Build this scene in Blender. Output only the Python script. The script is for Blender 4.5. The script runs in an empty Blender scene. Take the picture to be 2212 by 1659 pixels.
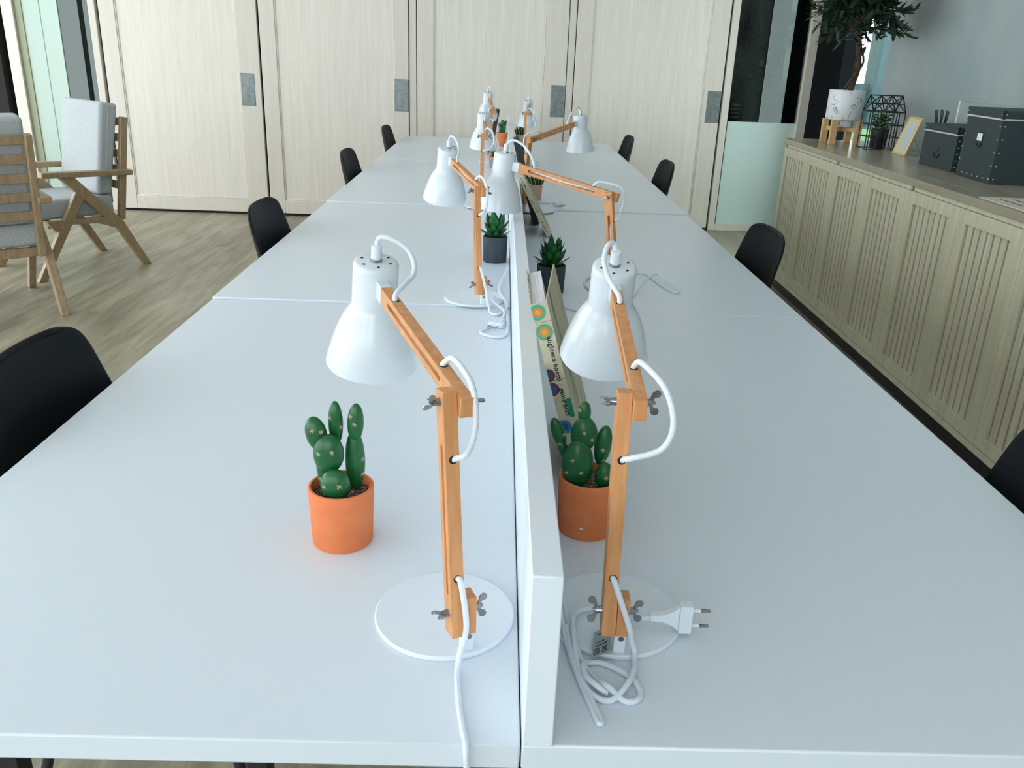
import bpy, bmesh, math, random
from mathutils import Vector, Matrix, Euler
PI = math.pi
sc = bpy.context.scene
COL = sc.collection
random.seed(7)

# ------------------------------------------------------------------ helpers
class MB:
    """collects shapes and links them as ONE mesh object"""
    def __init__(s): s.v = []; s.f = []; s.M = Matrix.Identity(4)
    def add(s, vs, fs):
        o = len(s.v); s.v += [tuple(s.M @ Vector(p)) for p in vs]; s.f += [tuple(i + o for i in f) for f in fs]; return s
    def box(s, x0, x1, y0, y1, z0, z1):
        vs = [(x, y, z) for x in (x0, x1) for y in (y0, y1) for z in (z0, z1)]
        return s.add(vs, [(0, 1, 3, 2), (4, 6, 7, 5), (0, 4, 5, 1), (2, 3, 7, 6), (0, 2, 6, 4), (1, 5, 7, 3)])
    def prism(s, poly, a0, a1, axis='y'):
        """polygon of 2-D points extruded along an axis"""
        n = len(poly)
        def P(p, a): return {'y': (p[0], a, p[1]), 'x': (a, p[0], p[1]), 'z': (p[0], p[1], a)}[axis]
        vs = [P(p, a0) for p in poly] + [P(p, a1) for p in poly]
        return s.add(vs, [tuple(range(n))[::-1], tuple(range(n, 2 * n))] + [(i, (i + 1) % n, n + (i + 1) % n, n + i) for i in range(n)])
    def ringprism(s, outer, inner, a0, a1, axis='x'):
        n = len(outer)
        def P(p, a): return {'y': (p[0], a, p[1]), 'x': (a, p[0], p[1]), 'z': (p[0], p[1], a)}[axis]
        vs = [P(p, a) for a in (a0, a1) for ring in (outer, inner) for p in ring]
        fs = []
        for i in range(n):
            j = (i + 1) % n
            fs += [(i, j, n + j, n + i), (2*n + j, 2*n + i, 3*n + i, 3*n + j), (i, 2*n + i, 2*n + j, j), (n + i, n + j, 3*n + j, 3*n + i)]
        return s.add(vs, fs)
    def slotbar(s, u0, u1, hw, s0, s1, hs, a0, a1, axis='x'):
        """bar from u0 to u1 (half height hw) with a through slot s0..s1 (half height hs)"""
        inn, out = [], []
        for k in range(9):
            a = -PI/2 + PI*k/8; inn.append((hs*math.sin(a), s1 - hs + hs*math.cos(a)))
        m = (s1 + u1)/2; out += [(-hw, s1-hs), (-hw, m), (-hw, u1), (-hw/2, u1), (0, u1), (hw/2, u1), (hw, u1), (hw, m), (hw, s1-hs)]
        for k in range(9):
            a = PI/2 + PI*k/8; inn.append((hs*math.sin(a), s0 + hs + hs*math.cos(a)))
        m = (s0 + u0)/2; out += [(hw, s0+hs), (hw, m), (hw, u0), (hw/2, u0), (0, u0), (-hw/2, u0), (-hw, u0), (-hw, m), (-hw, s0+hs)]
        return s.ringprism(out, inn, a0, a1, axis)
    def cyl(s, p0, p1, r0, r1=None, n=20):
        r1 = r0 if r1 is None else r1
        p0, p1 = Vector(p0), Vector(p1); d = (p1 - p0).normalized()
        a = d.orthogonal().normalized(); b = d.cross(a)
        vs = [p + (a*math.cos(2*PI*k/n) + b*math.sin(2*PI*k/n))*r for p, r in ((p0, r0), (p1, r1)) for k in range(n)]
        return s.add(vs, [tuple(range(n))[::-1], tuple(range(n, 2*n))] + [(k, (k+1) % n, n+(k+1) % n, n+k) for k in range(n)])
    def lathe(s, prof, n=40, c=(0, 0, 0)):
        vs, fs = [], []; idx = []
        for r, z in prof:
            if r < 1e-6: idx.append([len(vs)]*n); vs.append((c[0], c[1], c[2]+z))
            else:
                idx.append(list(range(len(vs), len(vs)+n)))
                vs += [(c[0]+r*math.cos(2*PI*k/n), c[1]+r*math.sin(2*PI*k/n), c[2]+z) for k in range(n)]
        for A, B in zip(idx, idx[1:]):
            for k in range(n):
                q = []
                for i in (A[k], A[(k+1) % n], B[(k+1) % n], B[k]):
                    if i not in q: q.append(i)
                if len(q) > 2: fs.append(tuple(q))
        return s.add(vs, fs)
    def tube(s, pts, r, n=10, sub=6, closed_ends=True):
        P = [Vector(p) for p in pts]
        if sub > 1 and len(P) > 2:
            Q = [P[0]*2-P[1]] + P + [P[-1]*2-P[-2]]; out = []
            for i in range(1, len(Q)-2):
                for k in range(sub):
                    t = k/sub; a, b, c, d = Q[i-1], Q[i], Q[i+1], Q[i+2]
                    out.append(0.5*((2*b)+(c-a)*t+(2*a-5*b+4*c-d)*t*t+(3*b-a-3*c+d)*t**3))
            P = out + [P[-1]]
        rs = r if isinstance(r, (list, tuple)) else [r]*2
        vs, fs = [], []; t0 = (P[1]-P[0]).normalized(); a = t0.orthogonal().normalized()
        for i, p in enumerate(P):
            t = (P[min(i+1, len(P)-1)]-P[max(i-1, 0)]).normalized()
            a = (a - t*a.dot(t)).normalized(); b = t.cross(a)
            rr = rs[0]+(rs[-1]-rs[0])*i/(len(P)-1)
            vs += [p+(a*math.cos(2*PI*k/n)+b*math.sin(2*PI*k/n))*rr for k in range(n)]
        for i in range(len(P)-1):
            fs += [(i*n+k, i*n+(k+1) % n, (i+1)*n+(k+1) % n, (i+1)*n+k) for k in range(n)]
        m = (len(P)-1)*n
        fs += [tuple(range(n))[::-1], tuple(range(m, m+n))]
        return s.add(vs, fs)
    def ball(s, c, r, rot=None, n=20, m=12):
        rx, ry, rz = r if isinstance(r, (list, tuple)) else (r,)*3
        R = rot.to_matrix() if rot else Matrix.Identity(3); c = Vector(c)
        vs = [c + R @ Vector((0, 0, rz))]; fs = []
        for j in range(1, m):
            th = PI*j/m
            vs += [c + R @ Vector((rx*math.sin(th)*math.cos(2*PI*k/n), ry*math.sin(th)*math.sin(2*PI*k/n), rz*math.cos(th))) for k in range(n)]
        vs.append(c + R @ Vector((0, 0, -rz)))
        fs += [(0, 1+k, 1+(k+1) % n) for k in range(n)]
        for j in range(m-2):
            o = 1+j*n; fs += [(o+k, o+n+k, o+n+(k+1) % n, o+(k+1) % n) for k in range(n)]
        o = 1+(m-2)*n; fs += [(o+k, len(vs)-1, o+(k+1) % n) for k in range(n)]
        return s.add(vs, fs)
    def leaf(s, base, d, up, L, w, bend=0.0, n=5, thick=0.0):
        """pointed leaf from base along d; up is its face normal"""
        d = Vector(d).normalized(); up = Vector(up); up = (up-d*up.dot(d)).normalized(); sd = d.cross(up); base = Vector(base)
        vs, fs = [], []
        for i in range(n+1):
            t = i/n; ww = w*(math.sin(PI*min(1, .18+.82*t))**.8 if t < 1 else 0)
            p = base+d*L*t+up*(bend*t*t)
            vs += [p-sd*ww, p-up*(ww*.25+thick), p+sd*ww] if thick == 0 else [p-sd*ww, p-up*(ww*.35), p+sd*ww]
        for i in range(n):
            a = i*3; fs += [(a, a+1, a+4, a+3), (a+1, a+2, a+5, a+4)]
        return s.add(vs, fs)
    def build(s, name, mat, parent=None, bevel=0, angle=35, loc=None, seg=2, subsurf=0, weld=False, solid=0):
        me = bpy.data.meshes.new(name); me.from_pydata(s.v, [], s.f)
        bm = bmesh.new(); bm.from_mesh(me)
        if weld: bmesh.ops.remove_doubles(bm, verts=bm.verts, dist=1e-5)
        bmesh.ops.recalc_face_normals(bm, faces=bm.faces); bm.to_mesh(me); bm.free()
        me.materials.append(mat)
        me.polygons.foreach_set('use_smooth', [True]*len(me.polygons))
        me.set_sharp_from_angle(angle=math.radians(angle))
        o = bpy.data.objects.new(name, me); COL.objects.link(o)
        if parent: o.parent = parent
        if loc: o.location = loc
        if solid:
            m = o.modifiers.new('Solidify', 'SOLIDIFY'); m.thickness = solid; m.offset = 0
        if bevel:
            m = o.modifiers.new('Bevel', 'BEVEL'); m.width = bevel; m.segments = seg; m.limit_method = 'ANGLE'; m.angle_limit = math.radians(40); m.harden_normals = False
        if subsurf:
            m = o.modifiers.new('Subdivision', 'SUBSURF'); m.levels = subsurf; m.render_levels = subsurf
        return o

def tag(o, label=None, cat=None, group=None, kind=None):
    if label: o['label'] = label
    if cat: o['category'] = cat
    if group: o['group'] = group
    if kind: o['kind'] = kind
    return o
def empty(name, loc=(0, 0, 0), rz=0.0):
    o = bpy.data.objects.new(name, None); COL.objects.link(o); o.location = loc; o.rotation_euler = (0, 0, rz); o.empty_display_size = .05
    return o
def copy_tree(o, parent=None):
    c = o.copy(); COL.objects.link(c); c.parent = parent
    for ch in list(o.children): copy_tree(ch, c)
    return c
def struct(o): o['kind'] = 'structure'; return o

# ------------------------------------------------------------------ materials
def srgb(r, g, b):
    f = lambda c: (c/255/12.92) if c/255 <= .04045 else ((c/255+.055)/1.055)**2.4
    return (f(r), f(g), f(b), 1)
def mat(name, col, rough=.5, metal=0, spec=.5, coat=0, noise=None, bump=0, trans=0):
    """noise = (other colour, (sx,sy,sz), detail, low, high)"""
    m = bpy.data.materials.new(name); m.use_nodes = True; nt = m.node_tree; b = nt.nodes['Principled BSDF']
    b.inputs['Base Color'].default_value = col; b.inputs['Roughness'].default_value = rough; b.inputs['Metallic'].default_value = metal
    b.inputs['Specular IOR Level'].default_value = spec; b.inputs['Coat Weight'].default_value = coat; b.inputs['Transmission Weight'].default_value = trans
    if noise:
        tc = nt.nodes.new('ShaderNodeTexCoord'); mp = nt.nodes.new('ShaderNodeMapping'); nz = nt.nodes.new('ShaderNodeTexNoise'); cr = nt.nodes.new('ShaderNodeValToRGB')
        mp.inputs['Scale'].default_value = noise[1]; nz.inputs['Scale'].default_value = 1; nz.inputs['Detail'].default_value = noise[2]; nz.inputs['Roughness'].default_value = .6
        cr.color_ramp.elements[0].position = noise[3]; cr.color_ramp.elements[1].position = noise[4]
        cr.color_ramp.elements[0].color = col; cr.color_ramp.elements[1].color = noise[0]
        L = nt.links.new; L(tc.outputs['Object'], mp.inputs['Vector']); L(mp.outputs['Vector'], nz.inputs['Vector']); L(nz.outputs['Fac'], cr.inputs['Fac']); L(cr.outputs['Color'], b.inputs['Base Color'])
        if bump:
            bp = nt.nodes.new('ShaderNodeBump'); bp.inputs['Strength'].default_value = bump; bp.inputs['Distance'].default_value = .002
            L(nz.outputs['Fac'], bp.inputs['Height']); L(bp.outputs['Normal'], b.inputs['Normal'])
    return m
def glass_mat(name, tint, gloss=.12, rough=.0):
    m = bpy.data.materials.new(name); m.use_nodes = True; nt = m.node_tree; nt.nodes.remove(nt.nodes['Principled BSDF'])
    t = nt.nodes.new('ShaderNodeBsdfTransparent'); g = nt.nodes.new('ShaderNodeBsdfGlossy'); mx = nt.nodes.new('ShaderNodeMixShader'); fr = nt.nodes.new('ShaderNodeFresnel')
    t.inputs['Color'].default_value = tint; g.inputs['Roughness'].default_value = rough; g.inputs['Color'].default_value = (.9, 1, .95, 1); fr.inputs['IOR'].default_value = 1.5
    ad = nt.nodes.new('ShaderNodeMath'); ad.operation = 'ADD'; ad.inputs[1].default_value = gloss
    ge = nt.nodes.new('ShaderNodeNewGeometry'); mu = nt.nodes.new('ShaderNodeMath'); mu.operation = 'MULTIPLY'; iv = nt.nodes.new('ShaderNodeMath'); iv.operation = 'SUBTRACT'; iv.inputs[0].default_value = 1
    L = nt.links.new; L(fr.outputs[0], ad.inputs[0]); L(ge.outputs['Backfacing'], iv.inputs[1]); L(iv.outputs[0], mu.inputs[0]); L(ad.outputs[0], mu.inputs[1]); L(mu.outputs[0], mx.inputs['Fac']); L(t.outputs[0], mx.inputs[1]); L(g.outputs[0], mx.inputs[2]); L(mx.outputs[0], nt.nodes['Material Output'].inputs['Surface'])
    return m
def film_mat(name, col, dif, tr):
    """frosted film: part diffuse, part translucent, part see-through"""
    m = bpy.data.materials.new(name); m.use_nodes = True; nt = m.node_tree; b = nt.nodes['Principled BSDF']; b.inputs['Base Color'].default_value = dif; b.inputs['Roughness'].default_value = .25
    tl = nt.nodes.new('ShaderNodeBsdfTranslucent'); tl.inputs['Color'].default_value = col
    tp = nt.nodes.new('ShaderNodeBsdfTransparent'); tp.inputs['Color'].default_value = col
    m1 = nt.nodes.new('ShaderNodeMixShader'); m2 = nt.nodes.new('ShaderNodeMixShader'); m1.inputs[0].default_value = .15; m2.inputs[0].default_value = tr
    L = nt.links.new; L(b.outputs[0], m1.inputs[1]); L(tl.outputs[0], m1.inputs[2]); L(m1.outputs[0], m2.inputs[1]); L(tp.outputs[0], m2.inputs[2]); L(m2.outputs[0], nt.nodes['Material Output'].inputs['Surface'])
    return m
def plank_mat():
    m = mat('floor_planks', srgb(170, 164, 140), .38); nt = m.node_tree; b = nt.nodes['Principled BSDF']; L = nt.links.new
    tc = nt.nodes.new('ShaderNodeTexCoord'); mp = nt.nodes.new('ShaderNodeMapping'); mp.inputs['Rotation'].default_value = (0, 0, PI/2)
    br = nt.nodes.new('ShaderNodeTexBrick'); br.inputs['Scale'].default_value = 1; br.inputs['Brick Width'].default_value = 1.22; br.inputs['Row Height'].default_value = .18
    br.inputs['Mortar Size'].default_value = .0012; br.inputs['Color1'].default_value = (.35, .35, .35, 1); br.inputs['Color2'].default_value = (.75, .75, .75, 1); br.inputs['Mortar'].default_value = (.3, .3, .3, 1); br.offset = .37
    mp2 = nt.nodes.new('ShaderNodeMapping'); mp2.inputs['Scale'].default_value = (9, .9, 1); nz = nt.nodes.new('ShaderNodeTexNoise'); nz.inputs['Scale'].default_value = 1.6; nz.inputs['Detail'].default_value = 6; nz.inputs['Roughness'].default_value = .62; nz.inputs['Distortion'].default_value = .6
    cr = nt.nodes.new('ShaderNodeValToRGB'); e = cr.color_ramp.elements; e[0].position = .28; e[0].color = srgb(116, 109, 90); e[1].position = .74; e[1].color = srgb(176, 170, 148)
    em = e.new(.5); em.color = srgb(148, 141, 119)
    mx = nt.nodes.new('ShaderNodeMix'); mx.data_type = 'RGBA'; mx.blend_type = 'OVERLAY'; mx.inputs[0].default_value = .16
    L(tc.outputs['Object'], mp.inputs['Vector']); L(mp.outputs['Vector'], br.inputs['Vector']); L(tc.outputs['Object'], mp2.inputs['Vector'])
    ad = nt.nodes.new('ShaderNodeVectorMath'); ad.operation = 'ADD'; L(mp2.outputs['Vector'], ad.inputs[0]); L(br.outputs['Color'], ad.inputs[1]); L(ad.outputs[0], nz.inputs['Vector'])
    L(nz.outputs['Fac'], cr.inputs['Fac']); L(cr.outputs['Color'], mx.inputs[6]); L(br.outputs['Color'], mx.inputs[7]); L(mx.outputs[2], b.inputs['Base Color'])
    return m

def marble_mat():
    m = mat('marble_pot', (.78, .80, .82, 1), .35); nt = m.node_tree; b = nt.nodes['Principled BSDF']; L = nt.links.new
    tc = nt.nodes.new('ShaderNodeTexCoord'); n1 = nt.nodes.new('ShaderNodeTexNoise'); n2 = nt.nodes.new('ShaderNodeTexNoise'); cr = nt.nodes.new('ShaderNodeValToRGB'); c2 = nt.nodes.new('ShaderNodeValToRGB'); mx = nt.nodes.new('ShaderNodeMix')
    n1.inputs['Scale'].default_value = 11; n1.inputs['Detail'].default_value = 5; n1.inputs['Distortion'].default_value = 1.2; n2.inputs['Scale'].default_value = 9; n2.inputs['Detail'].default_value = 3
    e = cr.color_ramp.elements; e[0].position = .465; e[0].color = (0, 0, 0, 1); e[1].position = .535; e[1].color = (0, 0, 0, 1); k = e.new(.5); k.color = (1, 1, 1, 1)
    c2.color_ramp.elements[0].position = .47; c2.color_ramp.elements[1].position = .6
    mu = nt.nodes.new('ShaderNodeMath'); mu.operation = 'MULTIPLY'; mx.data_type = 'RGBA'; mx.inputs[6].default_value = (.78, .80, .82, 1); mx.inputs[7].default_value = (.05, .055, .065, 1)
    mp = nt.nodes.new('ShaderNodeMapping'); mp.inputs['Location'].default_value = (3.1, 1.7, .4)
    L(tc.outputs['Object'], n1.inputs['Vector']); L(tc.outputs['Object'], mp.inputs['Vector']); L(mp.outputs[0], n2.inputs['Vector']); L(n1.outputs['Fac'], cr.inputs['Fac']); L(n2.outputs['Fac'], c2.inputs['Fac'])
    L(cr.outputs['Color'], mu.inputs[0]); L(c2.outputs['Color'], mu.inputs[1]); L(mu.outputs[0], mx.inputs[0]); L(mx.outputs[2], b.inputs['Base Color'])
    return m
M = {}
M['laminate'] = mat('white_laminate', (.705, .778, .85, 1), .30, spec=.42)
M['edge'] = mat('white_edge_band', (.76, .835, .91, 1), .35)
M['white_metal'] = mat('white_enamel', (.67, .735, .79, 1), .2, spec=.45, coat=.2)
M['white_base'] = mat('white_powder_coat', (.74, .81, .88, 1), .45, spec=.35)
M['cord'] = mat('white_cable', (.72, .79, .86, 1), .42)
M['beech'] = mat('beech_wood', srgb(218, 158, 104), .42, noise=(srgb(192, 128, 76), (90, 60, 9), 4, .3, .75))
M['hole'] = mat('dark_hole', (.012, .010, .010, 1), .8)
M['chrome'] = mat('dark_steel', (.30, .31, .33, 1), .22, metal=1)
M['brass'] = mat('brass', srgb(224, 206, 150), .3, metal=.6)
M['door'] = mat('washed_oak_veneer', srgb(232, 226, 216), .5, noise=(srgb(219, 212, 201), (50, 50, 2.2), 6, .3, .74))
M['doorframe'] = mat('washed_oak_frame', srgb(222, 216, 204), .48, noise=(srgb(211, 204, 192), (58, 58, 1.3), 4, .3, .75))
M['seam'] = mat('dark_gap', (.015, .015, .013, 1), .9)
M['brushed'] = mat('brushed_zinc', srgb(112, 122, 122), .38, metal=.6, noise=(srgb(140, 150, 148), (30, 30, 30), 3, .35, .7))
M['cabinet'] = mat('greyed_oak_veneer', srgb(212, 209, 182), .5, noise=(srgb(188, 185, 160), (40, 40, 2.5), 5, .3, .72))
M['counter'] = mat('greyed_oak_top', srgb(176, 168, 146), .24, noise=(srgb(152, 144, 124), (12, 2.0, 12), 5, .3, .72))
M['concrete'] = mat('grey_concrete', srgb(142, 160, 159), .75, noise=(srgb(176, 182, 182), (1.3, 1.3, .7), 7, .32, .70))
M['panelgrey'] = mat('grey_panel', srgb(156, 168, 170), .6)
M['floor'] = plank_mat()
M['ceil'] = mat('ceiling_white', (.92, .92, .92, 1), .8)
M['blackshell'] = mat('black_plastic', (.004, .0065, .0085, 1), .55, spec=.2)
M['blacksteel'] = mat('black_steel', (.012, .013, .015, 1), .45)
M['oak'] = mat('oak_frame', srgb(172, 150, 118), .45, noise=(srgb(146, 124, 94), (50, 50, 8), 4, .3, .72))
M['fabric'] = mat('grey_fabric', srgb(188, 193, 194), .92, spec=.1, noise=(srgb(162, 168, 170), (260, 260, 260), 2, .35, .65), bump=.25)
M['terracotta'] = mat('terracotta', srgb(230, 136, 88), .8, spec=.2, noise=(srgb(222, 126, 80), (30, 30, 30), 4, .35, .7))
M['cactus'] = mat('cactus_green', srgb(26, 104, 54), .32, noise=(srgb(14, 80, 40), (38, 38, 38), 3, .3, .72))
M['areole'] = mat('cactus_spines', srgb(196, 184, 168), .8)
M['areole_red'] = mat('areole_core', srgb(168, 96, 72), .8)
M['gravel'] = mat('gravel', srgb(62, 52, 44), .9, noise=(srgb(178, 158, 130), (320, 320, 320), 2, .5, .66), bump=.6)
M['soil'] = mat('dark_soil', (.02, .018, .016, 1), .95)
M['agave'] = mat('agave_green', srgb(34, 104, 50), .4, noise=(srgb(16, 74, 36), (50, 50, 20), 3, .3, .7))
M['slate'] = mat('slate_pot', srgb(62, 72, 82), .75, noise=(srgb(50, 58, 68), (60, 60, 60), 4, .3, .7))
M['pinkpot'] = mat('pink_clay', srgb(206, 170, 150), .8)
M['snake'] = mat('snake_leaf', srgb(30, 64, 44), .4, noise=(srgb(16, 40, 28), (60, 60, 30), 3, .4, .6))
M['snake_edge'] = mat('snake_leaf_margin', srgb(190, 196, 110), .45)
M['book_cover'] = mat('cream_book_cloth', srgb(206, 202, 176), .7, noise=(srgb(190, 186, 160), (60, 60, 60), 3, .3, .7))
M['book_side'] = mat('printed_cover', srgb(190, 180, 150), .6, noise=(srgb(96, 112, 84), (22, 22, 5), 4, .5, .68))
M['paper'] = mat('page_block', (.74, .74, .76, 1), .9, noise=((.56, .56, .6, 1), (400, 6, 6), 2, .4, .6))
M['ink'] = mat('black_ink', (.015, .015, .015, 1), .7)
for n, c in dict(green=(62, 178, 138), orange=(218, 138, 78), yellow=(226, 172, 72), maroon=(112, 40, 62), blue=(28, 92, 132), teal=(18, 140, 104), sky=(38, 128, 176)).items(): M['dot_'+n] = mat('print_'+n, srgb(*c), .65)
M['blackbook'] = mat('black_cover', (.012, .015, .018, 1), .45)
M['whitepaper'] = mat('white_paper', (.82, .84, .86, 1), .8)
M['greytag'] = mat('grey_label', srgb(150, 164, 168), .6)
M['boxgrey'] = mat('slate_board', srgb(46, 61, 64), .62, noise=(srgb(40, 54, 57), (90, 90, 90), 3, .3, .7))
M['boxlip'] = mat('pale_rim_paper', srgb(196, 198, 186), .7)
M['rivet'] = mat('nickel', (.6, .6, .6, 1), .3, metal=.8)
M['bark'] = mat('bark', srgb(92, 68, 54), .8, noise=(srgb(62, 40, 30), (60, 60, 20), 4, .3, .7), bump=.5)
M['leaf'] = mat('dark_leaf', srgb(24, 50, 34), .45, noise=(srgb(34, 68, 40), (9, 9, 9), 2, .4, .7))
M['leaf2'] = mat('garden_leaf', srgb(40, 92, 50), .5, noise=(srgb(70, 120, 66), (30, 30, 30), 2, .4, .7))
M['marble'] = marble_mat()
M['potwhite'] = mat('white_ceramic', (.78, .80, .82, 1), .35)
M['pine'] = mat('pine_stand', srgb(222, 186, 138), .5, noise=(srgb(206, 168, 120), (50, 50, 8), 4, .3, .7))
M['glass'] = glass_mat('green_tinted_glass', (.60, .68, .63, 1), .03)
M['glass_clear'] = glass_mat('clear_glass', (.92, .96, .95, 1), .0)
M['film'] = film_mat('frosted_film', (.82, .94, .88, 1), srgb(224, 246, 238), .05)
M['film_pale'] = film_mat('pale_frosted_film', (.85, .95, .9, 1), srgb(200, 220, 208), .05)
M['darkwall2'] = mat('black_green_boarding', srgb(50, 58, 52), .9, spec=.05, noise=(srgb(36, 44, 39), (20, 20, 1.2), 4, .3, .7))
M['darkwall'] = mat('dark_green_boarding', srgb(136, 148, 132), .7, noise=(srgb(108, 120, 106), (20, 20, 1.2), 4, .3, .7))
M['lemon'] = mat('lemon_skin', srgb(232, 196, 40), .4)
M['cream'] = mat('cream_render', srgb(226, 212, 180), .8)
M['bluewall'] = mat('blue_grey_render', srgb(76, 98, 104), .8)
M['grass'] = mat('lawn_green', srgb(70, 112, 52), .9, noise=(srgb(44, 84, 36), (3, 3, 3), 5, .3, .7))
M['paving'] = mat('pale_paving', srgb(190, 190, 182), .9)
M['whitewall'] = mat('white_render', (.85, .87, .88, 1), .8)
M['edge_reflection'] = mat('olive_reflection', srgb(150, 156, 124), .4)  # olive reflection of the glass edge, put into the colour
M['matte_black'] = mat('matte_black', (.006, .008, .009, 1), .8, spec=.08)
M['leather'] = mat('dark_handle', (.02, .025, .028, 1), .5)
M['palesheet'] = mat('pale_sheet', srgb(214, 208, 190), .5)
M['frit'] = mat('small_pot_glaze', srgb(120, 150, 180), .5, noise=(srgb(206, 140, 84), (34, 34, 34), 2, .48, .52))

# ------------------------------------------------------------------ setting
WY = 6.63            # face of the far door wall
WX = 2.42            # face of the right concrete wall
LX, RY, CZ = -5.2, -4.0, 3.0
struct(MB().box(LX-.2, 3.4, RY-.2, 9.0, -.12, 0).build('floor', M['floor']))
struct(MB().box(LX-.2, 3.2, RY-.2, 8.9, CZ, CZ+.15).build('ceiling', M['ceil']))
DT = 2.62            # top of the doors
def far_wall(): return struct(MB().box(-4.12, 2.57, WY+.0, WY+.12, DT, CZ).build('wall_far', M['doorframe']))
far_wall()
def wood_door(i, x0, x1, i0, i1, hx, y=WY):
    root = struct(empty('door_%d' % i, (x0, y, 0)))
    w = x1-x0
    f = MB()
    f.box(0, i0-x0, 0, .04, .02, DT).box(i1-x0, w, 0, .04, .02, DT).box(i0-x0, i1-x0, 0, .04, .02, .13).box(i0-x0, i1-x0, 0, .04, DT-.11, DT)
    f.build('frame', M['doorframe'], root, bevel=.004)
    MB().box(i0-x0, i1-x0, .012, .034, .13, DT-.11).build('panel', M['door'], root)
    b = MB()
    for (a, c) in ((i0-x0, i0-x0+.010), (i1-x0-.010, i1-x0)): b.box(a, c, .005, .014, .13, DT-.11)
    b.box(i0-x0+.01, i1-x0-.01, .005, .014, .13, .14)
    b.build('beading', M['doorframe'], root, bevel=.003)
    h = MB().box(hx-x0, hx-x0+.116, -.0025, .02, .900, 1.153).build('handle', M['brushed'], root, bevel=.004); h['label'] = 'brushed grey flush pull plate'
    return root
wood_door(2, -3.285, -2.032, -3.157, -2.200, -2.196)
wood_door(3, -2.014, -.818, -1.888, -.933, -.934)
wood_door(4, -.747, .4735, -.613, .294, .356)
wood_door(5, .5425, 1.772, .674, 1.624, 1.655)
for k, (a, b, y) in enumerate(((-.811, -.756, .03), (.480, .535, .03))):
    struct(MB().box(a, b, WY+y-.02, WY+y+.03, 0.0, DT).build('trim_%d' % (k+1), M['doorframe']))
struct(MB().box(-3.30, 1.79, WY+.062, WY+.075, 0, DT).build('trim_3', M['seam']))      # dark track behind the gaps
struct(MB().box(-4.12, 2.57, WY+.02, WY+.06, .0, .018).build('trim_4', M['seam']))     # floor track
# left glazed door
d1 = struct(empty('door_1', (-4.05, WY, 0)))
MB().box(.09, .15, .015, .055, 0, DT).build('glass_edge_reflection', M['edge_reflection'], d1, bevel=.004)  # strip coloured as the reflection along the glass edge
MB().box(0, .09, -.01, .06, 0, DT).box(.683, .738, 0, .05, 0, DT).box(.15, .683, .01, .05, 0, .06).build('frame', M['doorframe'], d1, bevel=.004)
MB().box(.15, .43, .024, .032, .06, DT).build('frosted_pane', M['film_pale'], d1)
MB().box(.43, .683, .024, .032, .06, DT).build('glass_pane', M['glass'], d1)
MB().box(.285, .289, .0215, .0238, .06, DT).build('film_joint', M['brushed'], d1)
MB().box(.424, .434, .014, .036, .06, DT).build('mullion', M['film_pale'], d1)
# right glazed door
d6 = struct(empty('door_6', (1.788, WY, 0)))
MB().box(0, .058, 0, .05, 0, DT).box(.058, .64, 0, .05, 0, .058).box(.64, .79, -.02, .06, 0, DT).build('frame', M['doorframe'], d6, bevel=.004)
MB().box(.058, .066, .012, .03, .058, DT).build('gasket', M['hole'], d6)
MB().box(.066, .64, .020, .027, .058, DT).build('glass_pane', M['glass'], d6)
fl = MB().box(.066, .64, .0188, .0198, .058, .918).build('frosted_film', M['film'], d6); fl['label'] = 'frosted green film on the lower part of the glass'
# right wall with its opening beside the far doors
w = MB(); w.box(WX, WX+.16, RY, 5.03, 0, CZ).box(WX, WX+.16, 5.03, WY+.1, 2.5, CZ).box(WX+.158, WX+.16, 5.03, 5.04, 0, 2.5)
struct(w.build('wall_right', M['concrete']))
w1 = struct(empty('window_1', (WX+.08, 5.03, 0)))
MB().box(.0, .115, .99, 1.60, 0, 2.5).box(.115, .24, 1.30, 1.60, 0, 2.5).box(.06, .12, .01, .99, 2.42, 2.5).box(.06, .12, .01, .99, 0, .05).build('frame', M['matte_black'], w1, bevel=.003)
MB().box(.085, .091, .01, .99, .05, 2.42).build('glass_pane', M['glass_clear'], w1)
# left and rear window walls (daylight)
def window_wall(name, wname, a0, a1, fixed, axis, bays, sill, head, n0):
    w = MB()
    def bx(u0, u1, z0, z1, t0=0, t1=.15):
        lo, hi = sorted((fixed - t0*(1 if fixed < 0 else -1), fixed - t1*(1 if fixed < 0 else -1)))
        (w.box(lo, hi, u0, u1, z0, z1) if axis == 'x' else w.box(u0, u1, lo, hi, z0, z1))
    bx(a0, a1, 0, sill); bx(a0, a1, head, CZ)
    step = (a1-a0)/bays; pw = .22
    for k in range(bays+1):
        c = a0+k*step; bx(max(a0, c-pw/2), min(a1, c+pw/2), sill, head)
    struct(w.build(name, M['ceil']))
    for k in range(bays):
        u0, u1 = a0+k*step+pw/2, a0+(k+1)*step-pw/2
        r = struct(empty('window_%d' % (n0+k), (0, 0, 0))); f = MB()
        lo, hi = fixed-.09, fixed-.05
        def fb(m, p0, p1, z0, z1, l=lo, h=hi): (m.box(l, h, p0, p1, z0, z1) if axis == 'x' else m.box(p0, p1, l, h, z0, z1))
        fb(f, u0, u0+.05, sill, head); fb(f, u1-.05, u1, sill, head); fb(f, u0+.05, u1-.05, sill, sill+.05); fb(f, u0+.05, u1-.05, head-.05, head); fb(f, (u0+u1)/2-.025, (u0+u1)/2+.025, sill+.05, head-.05)
        f.build('frame', M['blacksteel'], r)
window_wall('wall_left', 'window', RY, WY, LX, 'x', 4, .05, 2.94, 2)
window_wall('wall_rear', 'window', LX, .6, RY, 'y', 3, .9, 2.94, 6)
struct(MB().box(.61, WX, RY-.15, RY, 0, CZ).build('wall_rear_right', M['ceil']))
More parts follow.
